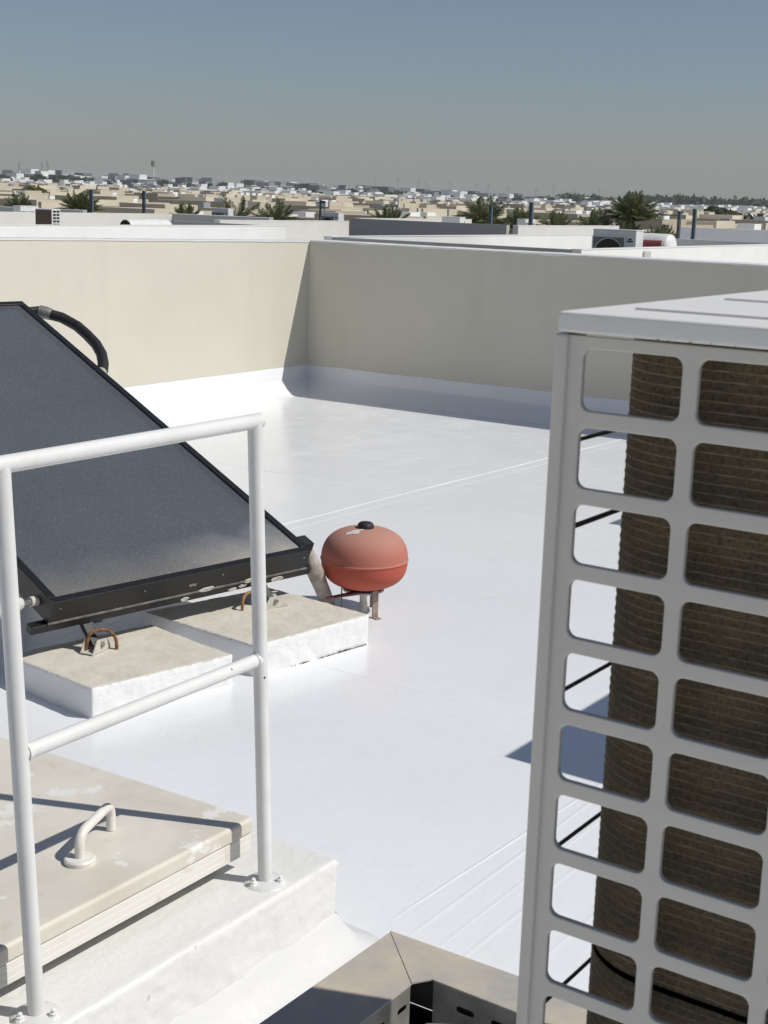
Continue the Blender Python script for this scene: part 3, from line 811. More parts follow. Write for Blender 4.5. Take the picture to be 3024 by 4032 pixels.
for i, zz in enumerate((1.497, 1.438, 1.322, 1.2036, 1.083, .965, .846)):
    MB().tube([(AX0+.006, AY1-.004, zz), (AX1-.004, AY1-.004, zz)], .0019 if i == 1 else .0015, 8).build('guard_wire', MT['wire'], acu, True)
for xx in (AX0+.36, AX0+.62):
    MB().tube([(xx, AY1-.0065, AZ0+.01), (xx, AY1-.0065, 1.566)], .0012, 6).build('guard_wire', MT['wire'], acu, True)
for x in (AX0+.08, AX1-.10):
    MB().box(x-.02, x+.02, AY0-.04, AY1+.03, AZ0-.052, AZ0-.0125).build('stand_beam', MT['galv_side'], acu)
    for yy in (AY0-.02, AY1-.01):
        MB().box(x-.0198, x+.0198, yy-.02, yy+.02, 0, AZ0-.0521).build('stand_leg', MT['galv_side'], acu)

# ---------------------------------------------------------------- galvanised trunking beside the condenser
trk = thing('cable_trunking', 'dusty galvanised steel cable trunking turning a corner below the near condenser', 'trunking', (1.5, 1.0, 0))
TZ = .60
Oc, Ic = Vector((1.584,1.043,0)), Vector((1.485,.939,0))
MB().prism([(-.4,.945,TZ-.002),(1.485,.940,TZ-.002),(1.583,1.0425,TZ-.002),(-.4,1.053,TZ-.002)], [(-.4,.945,TZ),(1.485,.940,TZ),(1.583,1.0425,TZ),(-.4,1.053,TZ)]).build('cover', MT['galv'], trk)
MB().prism([(1.5135,-.25,TZ-.0015),(1.622,-.25,TZ-.0015),(1.586,1.0445,TZ-.0015),(1.487,.9405,TZ-.0015),(1.512,.924,TZ-.0015)], [(1.5135,-.25,TZ+.0008),(1.622,-.25,TZ+.0008),(1.586,1.0445,TZ+.0008),(1.487,.9405,TZ+.0008),(1.512,.924,TZ+.0008)]).build('cover', MT['galv'], trk)
sl = []
for i in range(14):
    a = 1.472 - .052*i
    sl.append([(a-.016+.0055*cos(radians(t_)) if False else a-.014+.004*cos(radians(t_)), TZ-.030+.0045*sin(radians(t_))) for t_ in range(90,271,30)] + [(a+.004*cos(radians(t_)), TZ-.030+.0045*sin(radians(t_))) for t_ in range(-90,91,30)])
    sl.append([(a-.007+.006*cos(radians(t_)), TZ-.062+.006*sin(radians(t_))) for t_ in range(0,360,30)])
curve_plate('side_wall', [(.5,TZ-.10),(1.484,TZ-.10),(1.484,TZ-.0025),(.5,TZ-.0025)], sl, lambda a, b, c: Vector((a, .9415+c, b)), MT['galv_side'], trk, .002, .0004)
sl2 = []
for i in range(12):
    a = .88 - .055*i
    sl2.append([(a-.02+.0045*cos(radians(t_)), TZ-.030+.0045*sin(radians(t_))) for t_ in range(90,271,30)] + [(a+.0045*cos(radians(t_)), TZ-.030+.0045*sin(radians(t_))) for t_ in range(-90,91,30)])
    sl2.append([(a-.01+.006*cos(radians(t_)), TZ-.062+.006*sin(radians(t_))) for t_ in range(0,360,30)])
curve_plate('side_wall', [(-.2,TZ-.10),(.922,TZ-.10),(.922,TZ-.002),(-.2,TZ-.002)], sl2, lambda a, b, c: Vector((1.5145+c, a, b)), MT['galv_side'], trk, .002, .0004)
MB().box(-.4, 1.582, 1.0435, 1.0455, TZ-.10, TZ-.0028).build('side_wall', MT['galv_side'], trk)
MB().prism([(1.584,1.0425,TZ-.10),(1.586,1.0425,TZ-.10),(1.622,-.25,TZ-.10),(1.620,-.25,TZ-.10)], [(1.584,1.0425,TZ-.0022),(1.586,1.0425,TZ-.0022),(1.622,-.25,TZ-.0022),(1.620,-.25,TZ-.0022)]).build('side_wall', MT['galv_side'], trk)
MB().prism([(-.4,.944,TZ-.103),(1.512,.944,TZ-.103),(1.512,-.25,TZ-.103),(1.62,-.25,TZ-.103),(1.584,1.044,TZ-.103),(-.4,1.044,TZ-.103)], [(-.4,.944,TZ-.101),(1.512,.944,TZ-.101),(1.512,-.25,TZ-.101),(1.62,-.25,TZ-.101),(1.584,1.044,TZ-.101),(-.4,1.044,TZ-.101)]).build('bottom_tray', MT['dark'], trk)
for (x, y) in ((.2,.99),(1.1,.99),(1.55,.9),(1.56,.2)):
    MB().box(x-.015, x+.015, y-.015, y+.015, 0, TZ-.1035).build('support_leg', MT['galv_side'], trk)
cab = thing('cable', 'thin grey brown cable looping out of the trunking corner', 'cable', (1.45, .93, TZ-.05))
MB().tube([(1.40,.95,TZ-.075),(1.432,.936,TZ-.060),(1.452,.92,TZ-.052),(1.475,.905,TZ-.045),(1.492,.880,TZ-.045),(1.495,.85,TZ-.06),(1.49,.82,TZ-.085),(1.486,.80,TZ-.11)], .0034, 8).build('sheath', plain('cable_sheath', (.26,.24,.19), .7), cab, True)

# ---------------------------------------------------------------- further condensers
def condenser(label, x0, x1, y0, y1, z0, z1, zfloor, fan='-x', group=None, holes_side=True, bm='ac_white', fm='ac_grey'):
    t_ = thing('condenser_unit', label, 'air conditioner', ((x0+x1)/2, (y0+y1)/2, zfloor), group)
    MB().rbox(x0, x1, y0, y1, z0, z1-.02, .008, 1).build('body', MT[bm], t_)
    MB().rbox(x0-.006, x1+.006, y0-.006, y1+.006, z1-.019, z1, .005, 1).build('top_cover', MT[bm], t_)
    L = (y1-y0) if fan[1] == 'x' else (x1-x0); H = z1-z0
    if fan == '-x': P = lambda a, b, c: Vector((x0-c, y1-a, z0+b))
    elif fan == '-y': P = lambda a, b, c: Vector((x0+a, y0-c, z0+b))
    else: P = lambda a, b, c: Vector((x1-a, y1+c, z0+b))
    r_ = min(L*.34, H*.42); cx_, cz_ = L*.38, H*.47
    MB().obox(P, cx_-r_*1.05, cx_+r_*1.05, cz_-r_*1.05, cz_+r_*1.05, .001, .004).build('fan_panel', MT['fanpanel'], t_)
    n = 24
    ring = MB(); pts = [P(cx_+r_*cos(2*pi*i/n), cz_+r_*sin(2*pi*i/n), .010) for i in range(n)]
    ring.tube(pts, .012, 6, False, True); ring.build('fan_ring', MT[fm], t_, True)
    dk = MB(); dk.prism([P(cx_+r_*cos(2*pi*i/n), cz_+r_*sin(2*pi*i/n), .0045) for i in range(n)], [P(cx_+r_*cos(2*pi*i/n), cz_+r_*sin(2*pi*i/n), .007) for i in range(n)])
    dk.build('fan_opening', MT['coilfar'], t_)
    for i in range(4):
        a = pi/4*i
        MB().tube([P(cx_-r_*cos(a), cz_-r_*sin(a), .012), P(cx_+r_*cos(a), cz_+r_*sin(a), .012)], .003, 6).build('fan_grille_bar', MT['coilfar'], t_)
    # frame round the fan
    for q in ((cx_-r_*1.12,cx_+r_*1.12,cz_+r_*1.06,cz_+r_*1.14),(cx_-r_*1.14,cx_-r_*1.06,cz_-r_*1.05,cz_+r_*1.055),(cx_+r_*1.06,cx_+r_*1.14,cz_-r_*1.05,cz_+r_*1.055)):
        MB().obox(P, q[0], q[1], q[2], q[3], .0, .018).build('fan_surround', MT[bm], t_)
    MB().obox(P, L*.80, L*.93, H*.74, H*.775, .0005, .004).build('name_plate', MT['navy'], t_)
    MB().obox(P, L*.83, L*.90, H*.785, H*.82, .0005, .004).build('name_plate', MT['navy'], t_)
    if z0 > zfloor + .01:
        for xx in (x0+.02, x1-.06):
            for yy in (y0+.02, y1-.06):
                MB().box(xx, xx+.04, yy, yy+.04, zfloor, z0-.001).build('stand_leg', MT['galv_side'], t_)
    return t_
MT['fanpanel'] = plain('brown_grey_fan_recess', (.20,.185,.165), .8, 0, (.16,.15,.135), 10)
MT['coilfar'] = plain('dark_brown_fan_opening', (.045,.035,.026), .9, 0, (.03,.025,.02), 12)
MT['coilfar2'] = plain('brown_fin_face', (.11,.075,.055), .9, 0, (.08,.058,.045), 20)
MT['navy'] = plain('navy_plate', (.03,.035,.09), .5)
condenser('condenser standing out of frame whose shadow crosses the white floor', 3.945, 4.86, .64, 1.012, .22, 1.20, 0, '-y')
condenser('condenser beyond it, out of frame, with only a shadow tip showing', 7.10, 8.0, 1.82, 2.192, .22, 1.20, 0, '-y')

# ---------------------------------------------------------------- neighbouring roofs across the street
NZ = -.4                            # their roof level
def house_block(x0, x1, y0, y1, label, mat='neigh_light', z1=NZ):
    t_ = thing('house', label, 'house', ((x0+x1)/2, (y0+y1)/2, GZ), 'houses across the street')
    MB().box(x0, x1, y0, y1, GZ, z1).build('wall', MT[mat], t_)
    MB().box(x0+.02, x1-.02, y0+.02, y1-.02, z1+.001, z1+.02).build('roof', MT['neigh_white'], t_)
    return t_
def npar(parent, x0, x1, y0, y1, z1=.85, mat='neigh_white', cope=True):
    w = MB().box(x0, x1, y0, y1, NZ+.021, z1).build('parapet', MT[mat], parent)
    if cope: MB().rbox(x0-.01, x1+.01, y0-.01, y1+.01, z1+.0005, z1+.016, .004, 1).build('coping', MT['coat_rough'], w)
h1 = house_block(-12, 28.3, 14.5, 22.7, 'white walled house roof right behind the left parapet')
npar(h1, -12, 28.2, 22.4, 22.6, .86)
h2 = house_block(14, 37.4, 22.9, 34.2, 'house roof with pale walls and a dark shaded parapet behind the white one', 'neigh_light')
npar(h2, 28.4, 28.6, 23.6, 26.8, .85, 'neigh_grey', False)
npar(h2, 24.0, 36.4, 33.8, 34.0, .86, 'neigh_light', False)
npar(h2, 36.4, 36.6, 29.6, 33.79, .86, 'neigh_grey')
npar(h2, 31.0, 37.2, 27.0, 27.2, .85, 'neigh_light')
h3 = house_block(22.4, 34.6, 4.0, 17.2, 'white coated house roof beyond the right parapet')
npar(h3, 22.6, 22.8, 11.6, 16.79, .85, 'neigh_grey', False)
npar(h3, 22.6, 34.0, 16.8, 17.0, .85, 'neigh_white')
npar(h3, 22.6, 34.0, 11.4, 11.59, .85, 'neigh_white')
npar(h3, 34.01, 34.2, 6.0, 15.0, .85, 'neigh_light', False)
MB().rbox(25.15, 25.45, 11.36, 11.398, .40, .80, .01, 1).build('shadow_patch', MT['ac_grey'], h3)  # dark shadowed notch in this wall, drawn as a grey-coloured slab
h4 = house_block(41.6, 52.9, 12, 31.0, 'house roof with a long dark shaded parapet in the centre')
npar(h4, 42.0, 42.2, 24.0, 30.4, .86, 'neigh_grey', False)
npar(h4, 42.25, 50.0, 23.7, 23.9, .84, 'neigh_light')
npar(h4, 52.4, 52.6, 13, 22.4, .86, 'neigh_white')
npar(h4, 42.25, 50.0, 30.2, 30.4, .86, 'neigh_light')
h5 = house_block(22, 36.2, 34.6, 44.5, 'pale house roof behind the far left palm')
npar(h5, 35.8, 36.0, 37.5, 42.2, .85, 'neigh_grey')
npar(h5, 24, 35.79, 44.0, 44.2, .85, 'neigh_light')
npar(h5, 22.2, 31.0, 34.9, 35.1, .80, 'neigh_light')

condenser('white condenser with dark round fan behind the right parapet, before the big palm', 26.0, 26.34, 11.95, 12.88, .25, 1.165, NZ+.02, '-x', 'condensers on the neighbours roofs', bm='ac_white', fm='ac_grey')
# brown coil-side unit at the left
lc = thing('condenser_unit', 'condenser showing its brown fin face and slotted white end, far left', 'air conditioner', (26.9, 29.5, NZ+.02), 'condensers on the neighbours roofs')
MB().rbox(26.72, 27.02, 29.15, 29.80, NZ+.15, 1.05, .008, 1).build('body', MT['ac_white'], lc)
MB().box(26.712, 26.719, 29.17, 29.78, NZ+.18, 1.03).build('fin_face', MT['coilfar2'], lc)
for i in range(9):
    for j in range(2):
        MB().box(26.755+.125*j, 26.855+.125*j, 29.142, 29.149, .965-.085*i, 1.015-.085*i).build('slot', MT['dark'], lc)
for xx, yy in ((26.74,29.17),(26.96,29.17),(26.74,29.74),(26.96,29.74)):
    MB().box(xx, xx+.04, yy, yy+.04, NZ+.02, NZ+.149).build('stand_leg', MT['galv_side'], lc)
condenser('small condenser with dark fan left of the twin steel posts', 41.0, 41.3, 35.3, 36.1, .2, 1.05, NZ, '-x', 'condensers on the neighbours roofs', bm='ac_white')
condenser('small dark faced condenser right of the twin steel posts', 43.0, 43.35, 31.7, 32.5, .2, 1.02, NZ, '-x', 'condensers on the neighbours roofs', bm='ac_white')
condenser('white condenser behind the right end of the dark parapet', 46.0, 46.4, 28.3, 29.1, .2, 1.0, NZ, '-y', 'condensers on the neighbours roofs')
condenser('white condenser beside the pale parapet left of the twin palms', 47.4, 48.2, 26.3, 26.65, .2, 1.0, NZ, '-y', 'condensers on the neighbours roofs')
condenser('white condenser left of the first steel post', 32.9, 33.7, 37.4, 37.75, .1, .98, NZ, '-y', 'condensers on the neighbours roofs')

# horizontal water heaters
def heater(label, a, b, r, leg, dark_end, text=None):
    a = Vector(a); b = Vector(b)
    t_ = thing('water_heater', label, 'water heater', ((a.x+b.x)/2, (a.y+b.y)/2, NZ+.02), 'water heaters on the neighbours roofs')
    d = (b-a).normalized(); pr_ = [(0,.0)]
    pts = [a, a+d*.02, a+d*.05] + [a+d*((b-a).length*i/6) for i in range(1,6)] + [b-d*.09, b-d*.045, b-d*.012, b]
    rs = [r*.93, r*.985, r] + [r]*5 + [r, r*.93, r*.68, r*.2]
    MB().tube(pts, rs, 28).build('shell', MT['ac_white'], t_, True, 60)
    if dark_end: MB().tube([a-d*.004, a-d*.001], r*.90, 28).build('end_plate', MT['dark'], t_)
    for f in (.2, .8):
        p = a+(b-a)*f; s_ = d.cross(Vector((0,0,1)))*r*.8
        MB().hexa([p-s_-d*.03+Vector((0,0,NZ+.02-p.z)), p-s_+d*.03+Vector((0,0,NZ+.02-p.z)), p+s_+d*.03+Vector((0,0,NZ+.02-p.z)), p+s_-d*.03+Vector((0,0,NZ+.02-p.z))], [p-s_-d*.03-Vector((0,0,r*.55)), p-s_+d*.03-Vector((0,0,r*.55)), p+s_+d*.03-Vector((0,0,r*.55)), p+s_-d*.03-Vector((0,0,r*.55))]).build('cradle', MT['galv_side'], t_)
    return t_
heater('white horizontal water heater with dark open end behind the left white parapet', (25.25,25.0,.715), (26.75,25.0,.715), .215, 0, True)
wh = heater('white water heater with a red label beside the round fan condenser', (27.02,13.1,.80), (27.02,11.60,.80), .30, 0, False)
lab = []; n = 10
for i in range(n+1):
    th = radians(-28 + 62*i/n)
    for yy in (11.74, 12.20): lab.append((27.02-.304*cos(th), yy, .80+.304*sin(th)))
MB().add(lab, [(2*i,2*i+1,2*i+3,2*i+2) for i in range(n)]).build('red_label', plain('red_label_print', (.36,.085,.080), .6), wh)
cu = bpy.data.curves.new('label_text', 'FONT'); cu.body = 'ARISTON'; cu.size = .085; cu.align_x = 'CENTER'; cu.align_y = 'CENTER'; cu.extrude = .002
tx = bpy.data.objects.new('label_text', cu); COL.objects.link(tx)
dg = bpy.context.evaluated_depsgraph_get(); dg.update()
me = bpy.data.meshes.new_from_object(tx.evaluated_get(dg)); bpy.data.objects.remove(tx)
mb = MB()
for v in me.vertices: pass
mb.add([(27.02-.309*cos((v.co.y-.02)/.304) - v.co.z, 11.965 - v.co.x, .80+.309*sin((v.co.y-.02)/.304)) for v in me.vertices], [list(p.vertices) for p in me.polygons])
mb.build('label_lettering', plain('white_print', (.75,.75,.75), .5), wh)

# steel posts
MT['post_dark'] = plain('dark_teal_steel', (.028,.045,.058), .5, 0, (.02,.03,.04), 8)
MT['post_blue'] = plain('blue_grey_steel', (.20,.25,.33), .45, .2, (.15,.19,.26), 8)
def steel_post(label, x, y, ztop, arm=None, twin=False, w=.06):
    t_ = thing('steel_post', label, 'post', (x, y, NZ), 'steel posts on the neighbours roofs')
    g = .16 if twin else .075
    s_ = Vector((.57,-.82,0)); p = Vector((x,y,0))
    q = p - s_*g*.5
    MB().box(q.x-w*.5, q.x+w*.5, q.y-w*.5, q.y+w*.5, NZ, ztop).build('dark_pole', MT['post_dark'], t_)
    q = p + s_*g*.5
    MB().tube([(q.x,q.y,NZ),(q.x,q.y,ztop-.03)], w*.5, 12).build('pipe', MT['post_blue'], t_, True)
    a, b_ = p - s_*(g*.5+.03) , p + s_*(g*.5+.03)
    for zz in (ztop-.05, ztop-.28):
        MB().tube([(a.x,a.y,zz),(b_.x,b_.y,zz)], .028, 8).build('clamp', MT['post_dark'], t_)
    if arm:
        a, b_ = p + s_*arm[0], p + s_*arm[1]
        MB().tube([(a.x,a.y,ztop+arm[2]),(b_.x,b_.y,ztop+arm[2])], .022, 8).build('cross_arm', MT['post_dark'], t_)
steel_post('slim dark steel post against the second palm', 37.52, 38.84, 1.575)
steel_post('dark and blue grey steel post left of the low round palm', 38.86, 37.50, 1.60, (-.12,.0,-.16))
steel_post('twin steel posts with cross bar between the two small condensers', 43.11, 32.52, 1.455, (-.28,.12,-.10), True)
steel_post('steel post with short side arm in front of the tall centre right palm', 46.58, 27.32, 1.484, (0,.42,-.10))
steel_post('thick steel post standing between the two feathery palms', 47.32, 26.02, 1.623, (-.1,0,-.20), False, .08)
steel_post('steel post with long horizontal arm at the right', 49.68, 21.17, 1.476, (-.62,.22,-.16))
steel_post('rightmost steel post above the long grey parapet', 49.89, 20.67, 1.575, None, False, .075)

# ---------------------------------------------------------------- palms
def leafy(name, a, b_, sc):
    m, t, b = nt(name); v = coords(t)
    c = mixc(t, ramp(t, nz(t, v, sc, 3), .38, .62), a, b_)
    t.links.new(c, b.inputs['Base Color']); b.inputs['Roughness'].default_value = .55; b.inputs['Specular IOR Level'].default_value = .3
    tl = t.nodes.new('ShaderNodeBsdfTranslucent'); t.links.new(c, tl.inputs['Color'])
    mx = t.nodes.new('ShaderNodeMixShader'); mx.inputs[0].default_value = .35
    t.links.new(b.outputs[0], mx.inputs[1]); t.links.new(tl.outputs[0], mx.inputs[2]); t.links.new(mx.outputs[0], t.nodes['Material Output'].inputs['Surface'])
    return m
MT['frond'] = leafy('palm_leaflets', (.10,.13,.045), (.17,.18,.08), 4)
MT['frond_dry'] = plain('dry_palm_leaflets', (.15,.12,.055), .7, 0, (.10,.10,.04), 3)
MT['trunk'] = plain('palm_trunk', (.16,.12,.085), .95, 0, (.10,.075,.05), 6, bump=[(12,.8,.05)])
def frond_geo(mb, base, az, lift, L, droop, rnd):
    """arched rib with paired, folded leaflets"""
    d = Vector((cos(az), sin(az), 0)); pts = []; n = 9
    for i in range(n+1):
        s_ = i/n
        pts.append(base + d*(L*s_*cos(lift)+droop*.22*L*s_*s_) + Vector((0,0, L*s_*sin(lift) - droop*L*s_*s_*.55)))
    mb.tube(pts, [.014*L*(1-.85*i/n)+.002 for i in range(n+1)], 4)
    side = Vector((-d.y, d.x, 0))
    m = 40
    for i in range(2, m):
        s_ = i/m; j = min(int(s_*n), n-1); u = s_*n-j
        p = pts[j].lerp(pts[j+1], u); t = (pts[j+1]-pts[j]).normalized(); nrm = side.cross(t).normalized()
        ll = L*.30*(sin(pi*min(1, .22+.80*s_)))*rnd.uniform(.85,1.1)
        for sg in (-1, 1):
            v = (t*rnd.uniform(.75,1.05) + side*sg*rnd.uniform(.55,.8) + nrm*rnd.uniform(.15,.5)).normalized()
            w = L*.0105*rnd.uniform(.8,1.2); q = t.cross(v).normalized().cross(v).normalized()
            a = p; b = p+v*ll*.5 + q*w + Vector((0,0,-.02*ll)); c = p+v*ll + Vector((0,0,-.10*ll)); e = p+v*ll*.5 - q*w + Vector((0,0,-.02*ll))
            mb.add([a,b,c,e], [(0,1,2,3)])
def palm(label, x, y, zc, L, nf, lift0, seed, spread=1.0):
    rnd = random.Random(seed)
    t_ = thing('palm_tree', label, 'palm', (x, y, GZ), 'palms along the street behind the roofs')
    base = Vector((x, y, zc))
    cr = MB()
    for i in range(nf):
        az = 2*pi*i*.381966 + rnd.uniform(-.2,.2); f = (i+.5)/nf
        lift = radians(88 - (88-lift0)*f**.8*spread + rnd.uniform(-6,6))
        frond_geo(cr, base + Vector((cos(az)*.05, sin(az)*.05, 0)), az, lift, L*rnd.uniform(.85,1.08), .25+.75*f, rnd)
    c_ = cr.build('crown', MT['frond'], t_)
    dr = MB()
    for i in range(6):
        az = 2*pi*i/6+rnd.uniform(-.3,.3)
        frond_geo(dr, base-Vector((0,0,.12)), az, radians(rnd.uniform(-35,-5)), L*.8, .9, rnd)
    dr.build('dry_fronds', MT['frond_dry'], t_)
    tr = MB(); k = 18; pts = [Vector((x+.05*noise.noise(Vector((i*.3,seed,0))), y, GZ+(zc-GZ)*i/k)) for i in range(k+1)]
    tr.tube(pts, [.24-.06*i/k+(.02 if i % 2 else 0) for i in range(k+1)], 12)
    tr.build('trunk', MT['trunk'], t_, True)
palm('small hazy palm at the far left behind the dark shaded wall', 40.92, 46.58, .45, 1.1, 30, 30, 1)
palm('dense palm beside the slim dark steel post', 42.75, 44.91, .50, 1.25, 40, 30, 2)
palm('low round palm between the left steel post and the open fan palm', 45.80, 41.79, .25, 1.1, 34, 28, 3)
palm('open fan shaped palm with separate fronds left of centre', 47.20, 40.20, .38, 1.5, 17, 8, 4)
palm('spreading palm just right of the open fan shaped one', 48.26, 38.92, .30, 1.32, 28, 16, 5)
palm('palm rising behind the middle of the dark parapet', 51.17, 35.00, .30, 1.28, 30, 24, 6)
palm('tall dense palm right of centre behind the side arm post', 53.35, 31.59, .55, 1.6, 32, 22, 7)
palm('feathery palm left of the thick steel post', 54.10, 30.29, .45, 1.3, 26, 16, 8)
palm('feathery palm right of the thick steel post', 54.83, 28.95, .40, 1.2, 26, 14, 9)
palm('tallest palm with a bushy top above the skyline at right', 56.23, 26.12, .92, 1.60, 42, 34, 10)
palm('low palm left of the tallest one', 55.4, 27.35, .22, 1.45, 34, 20, 11)
palm('low palm directly below the tallest one', 55.2, 26.0, .05, 1.35, 34, 16, 12)
palm('yellowing palm at the right foot of the tallest one', 56.2, 24.7, -.10, 1.2, 44, 12, 13)

# ---------------------------------------------------------------- rows of houses
MT['cream'] = plain('cream_plaster', (.62,.56,.44), .9, 0, (.56,.50,.39), .4, spec=.2)
MT['tan'] = plain('tan_plaster', (.50,.44,.34), .9, 0, (.45,.39,.30), .4, spec=.2)
MT['wht'] = plain('white_plaster', (.78,.78,.76), .9, 0, (.70,.70,.68), .2, spec=.2)
MT['gry'] = plain('grey_plaster', (.30,.31,.31), .9, 0, (.24,.25,.26), .2, spec=.2)
MT['terra'] = plain('terracotta_plaster', (.42,.30,.21), .9, 0, (.38,.27,.19), .2, spec=.2)
MT['winglass'] = plain('dark_window', (.02,.025,.03), .15)
def proto_house(name, w, d, h, mat, stair, par=.75):
    """flat roofed house around its own origin: wall, roof, parapets, stair block"""
    t_ = thing(name, 'x', 'house', (0,0,0))
    MB().box(-w/2, w/2, -d/2, d/2, 0, h).build('wall', MT[mat], t_)
    MB().box(-w/2+.16, w/2-.16, -d/2+.16, d/2-.16, h+.001, h+.03).build('roof', MT['wht'], t_)
    pa = MB()
    for q in ((-w/2,w/2,-d/2,-d/2+.15),(-w/2,w/2,d/2-.15,d/2),(-w/2,-w/2+.15,-d/2+.151,d/2-.151),(w/2-.15,w/2,-d/2+.151,d/2-.151)):
        pa.box(*q, h+.0005, h+par)
    pa.build('parapet', MT[mat], t_)
    for (x0,x1,y0,y1,hh) in stair:
        MB().box(x0, x1, y0, y1, h+.031, h+hh).build('stair_block', MT[mat], t_)
    return t_
H0 = 6.9
def clutter(t_, h, lst):
    for nm, x0, x1, y0, y1, z0, z1, mt in lst:
        MB().box(x0, x1, y0, y1, h+z0, h+z1).build(nm, MT[mt], t_)
    return t_
protos = [clutter(proto_house('house', 9, 8, H0, 'cream', [(-3.6,-.6,-2.8,.4,1.12)]), H0, [('tank_stand',1.2,2.6,-1,0,.031,1.0,'wht'),('roof_box',2.9,3.9,1.2,2.2,.031,1.05,'tan'),('screen_wall',-4.4,-1.0,3.2,3.4,.76,1.25,'cream')]),
          clutter(proto_house('house', 7, 10, H0, 'cream', [(.2,3.0,.6,4.2,1.22)], .9), H0, [('roof_box',-2.6,-1.4,-3.8,-2.6,.031,1.2,'wht'),('step_wall',-3.5,-.4,-5,-4.8,.91,1.3,'cream')]),
          clutter(proto_house('house', 10, 7, H0-.1, 'tan', [(1.2,4.4,-2.9,.2,1.2),(-4.6,-2.6,.5,3.0,1.0)], .8), H0-.1, [('roof_box',-1.2,-.2,-2.4,-1.4,.031,1.1,'wht'),('flat_panel',-3.9,-2.2,-2.6,-1.4,.7,.95,'wht')]),
          clutter(proto_house('house', 8, 8, H0+.1, 'cream', [(-3.6,-1.2,.4,3.4,1.15)], .6), H0+.1, [('roof_box',1.0,2.0,-2.9,-1.8,.031,1.0,'gry'),('screen_wall',.6,3.9,3.2,3.4,.61,1.2,'cream')]),
          clutter(proto_house('house', 12, 8, H0+.2, 'tan', [(-5.2,-1.2,-3.2,2.4,.95)], .7), H0+.2, [('roof_box',1.6,2.8,.2,1.2,.031,1.15,'wht'),('roof_box',3.6,4.6,.2,1.2,.031,1.15,'wht')])]
row_lab = ['cream house with low stair block', 'cream house with tall stair block', 'tan house with two roof blocks', 'cream house with thin parapet', 'long tan house with twin roof boxes']
rnd = random.Random(5)
used = [False]*len(protos)
def rise(a, d):
    """the town climbs gently away from the camera, more towards the left"""
    return (.35 + 1.25*max(0, min(1, (a-.42)/.45)))*max(0, d-70)/260
LM = ((.850,'the hazy left palm'),(.810,'the dense left palm'),(.767,'the second steel post'),(.739,'the low round palm'),(.705,'the open fan palm'),(.678,'the spreading palm'),(.646,'the twin steel posts'),(.600,'the middle palm'),(.534,'the tall dense palm'),(.503,'the thick steel post'),(.486,'the right feathery palm'),(.435,'the tallest palm'),(.405,'the long arm post'),(.390,'the rightmost post'),(.355,'the right frame edge'))
def near(a): return min(LM, key=lambda l: abs(l[0]-a))[1]
rank = {}
ORD = ('nearest', 'second', 'third', 'fourth')
cnt = 0; cells = []
x = 52
while x < 345:
    y = 14
    while y < 300:
        cells.append((x + rnd.uniform(-1.6,1.6), y + rnd.uniform(-1.6,1.6))); y += 11.4
    x += 10.4
cells.sort(key=lambda c: math.hypot(*c))
for (jx, jy) in cells:
    d = math.hypot(jx, jy); a = math.atan2(jy, jx)
    if not (67 < d < 345 and .325 < a < .885): continue
    if rnd.random() < (.04 if d < 120 else .15 if d < 200 else .45): continue
    if cnt >= 298: break
    i = rnd.choice((0,0,1,1,2,3,3,4))
    o = copy_tree(protos[i]) if used[i] else protos[i]
    used[i] = True
    o.location = (jx, jy, GZ - .20 + rnd.uniform(-.20,.20) + rise(a, d))
    o.rotation_euler = (0,0, rnd.choice((0,0,pi)))
    sc = 1.0 if d < 100 else .8
    o.scale = (sc*rnd.uniform(.75,1.1), sc*rnd.uniform(.75,1.1), 1)
    lm = near(a); rk = rank[lm] = rank.get(lm, -1) + 1
    tag(o, '%s, %s behind %s' % (row_lab[i], ORD[rk] + ' house' if rk < 4 else 'further rows', lm), 'house', 'cream houses in rows behind the palms'); cnt += 1

# white townhouses further out
wp = [proto_house('townhouse', 26, 9, 7.6, 'wht', [(-9,-5,-3,1,2.0),(4,8,-3,1,2.0)], .9), proto_house('townhouse', 16, 12, 7.8, 'wht', [(-5,1,-4,3,1.9)], .9), proto_house('townhouse', 20, 10, 7.4, 'gry', [(2,7,-3,3,1.8)], .9)]
wl = ['distant long white townhouse with two roof blocks', 'distant white townhouse with one roof block', 'distant grey townhouse']
ROWN = ('first', 'second', 'third', 'fourth', 'fifth', 'sixth', 'seventh', 'eighth')
usedw = [False]*3
for t_, w2, d2 in zip(wp, (13,8,10), (4.5,6,5)):
    for i in range(5):
        xx = -w2 + 2*w2*(i+.5)/5
        MB().box(xx-1.1, xx+1.1, -d2-.05, -d2+.02, 5.1, 7.0).build('window', MT['winglass'], t_)
for ring in range(8):
    D = 350 + ring*55
    n = 15 + ring*3
    for i in range(n):
        a = .34 + (.56)*(i+.5)/n + rnd.uniform(-.010,.010)
        Dj = D + rnd.uniform(-22,22)
        k = rnd.choice((0,0,1,1,2,2))
        o = copy_tree(wp[k]) if usedw[k] else wp[k]
        usedw[k] = True
        lf = max(0, min(1, (a-.42)/.45))
        top = 1.65 + Dj*(-.0022 + (.0030+.0036*lf)*(ring/7)) + rnd.uniform(-.5,.5) - .5
        o.location = (Dj*cos(a), Dj*sin(a), top - 8.5)
        o.rotation_euler = (0,0, rnd.choice((0,0,0,pi/2))); o.scale = (.72,.72,1)
        tag(o, '%s, %s row above %s' % (wl[k], ROWN[ring], near(a)), 'townhouse', 'white townhouses in the distance')
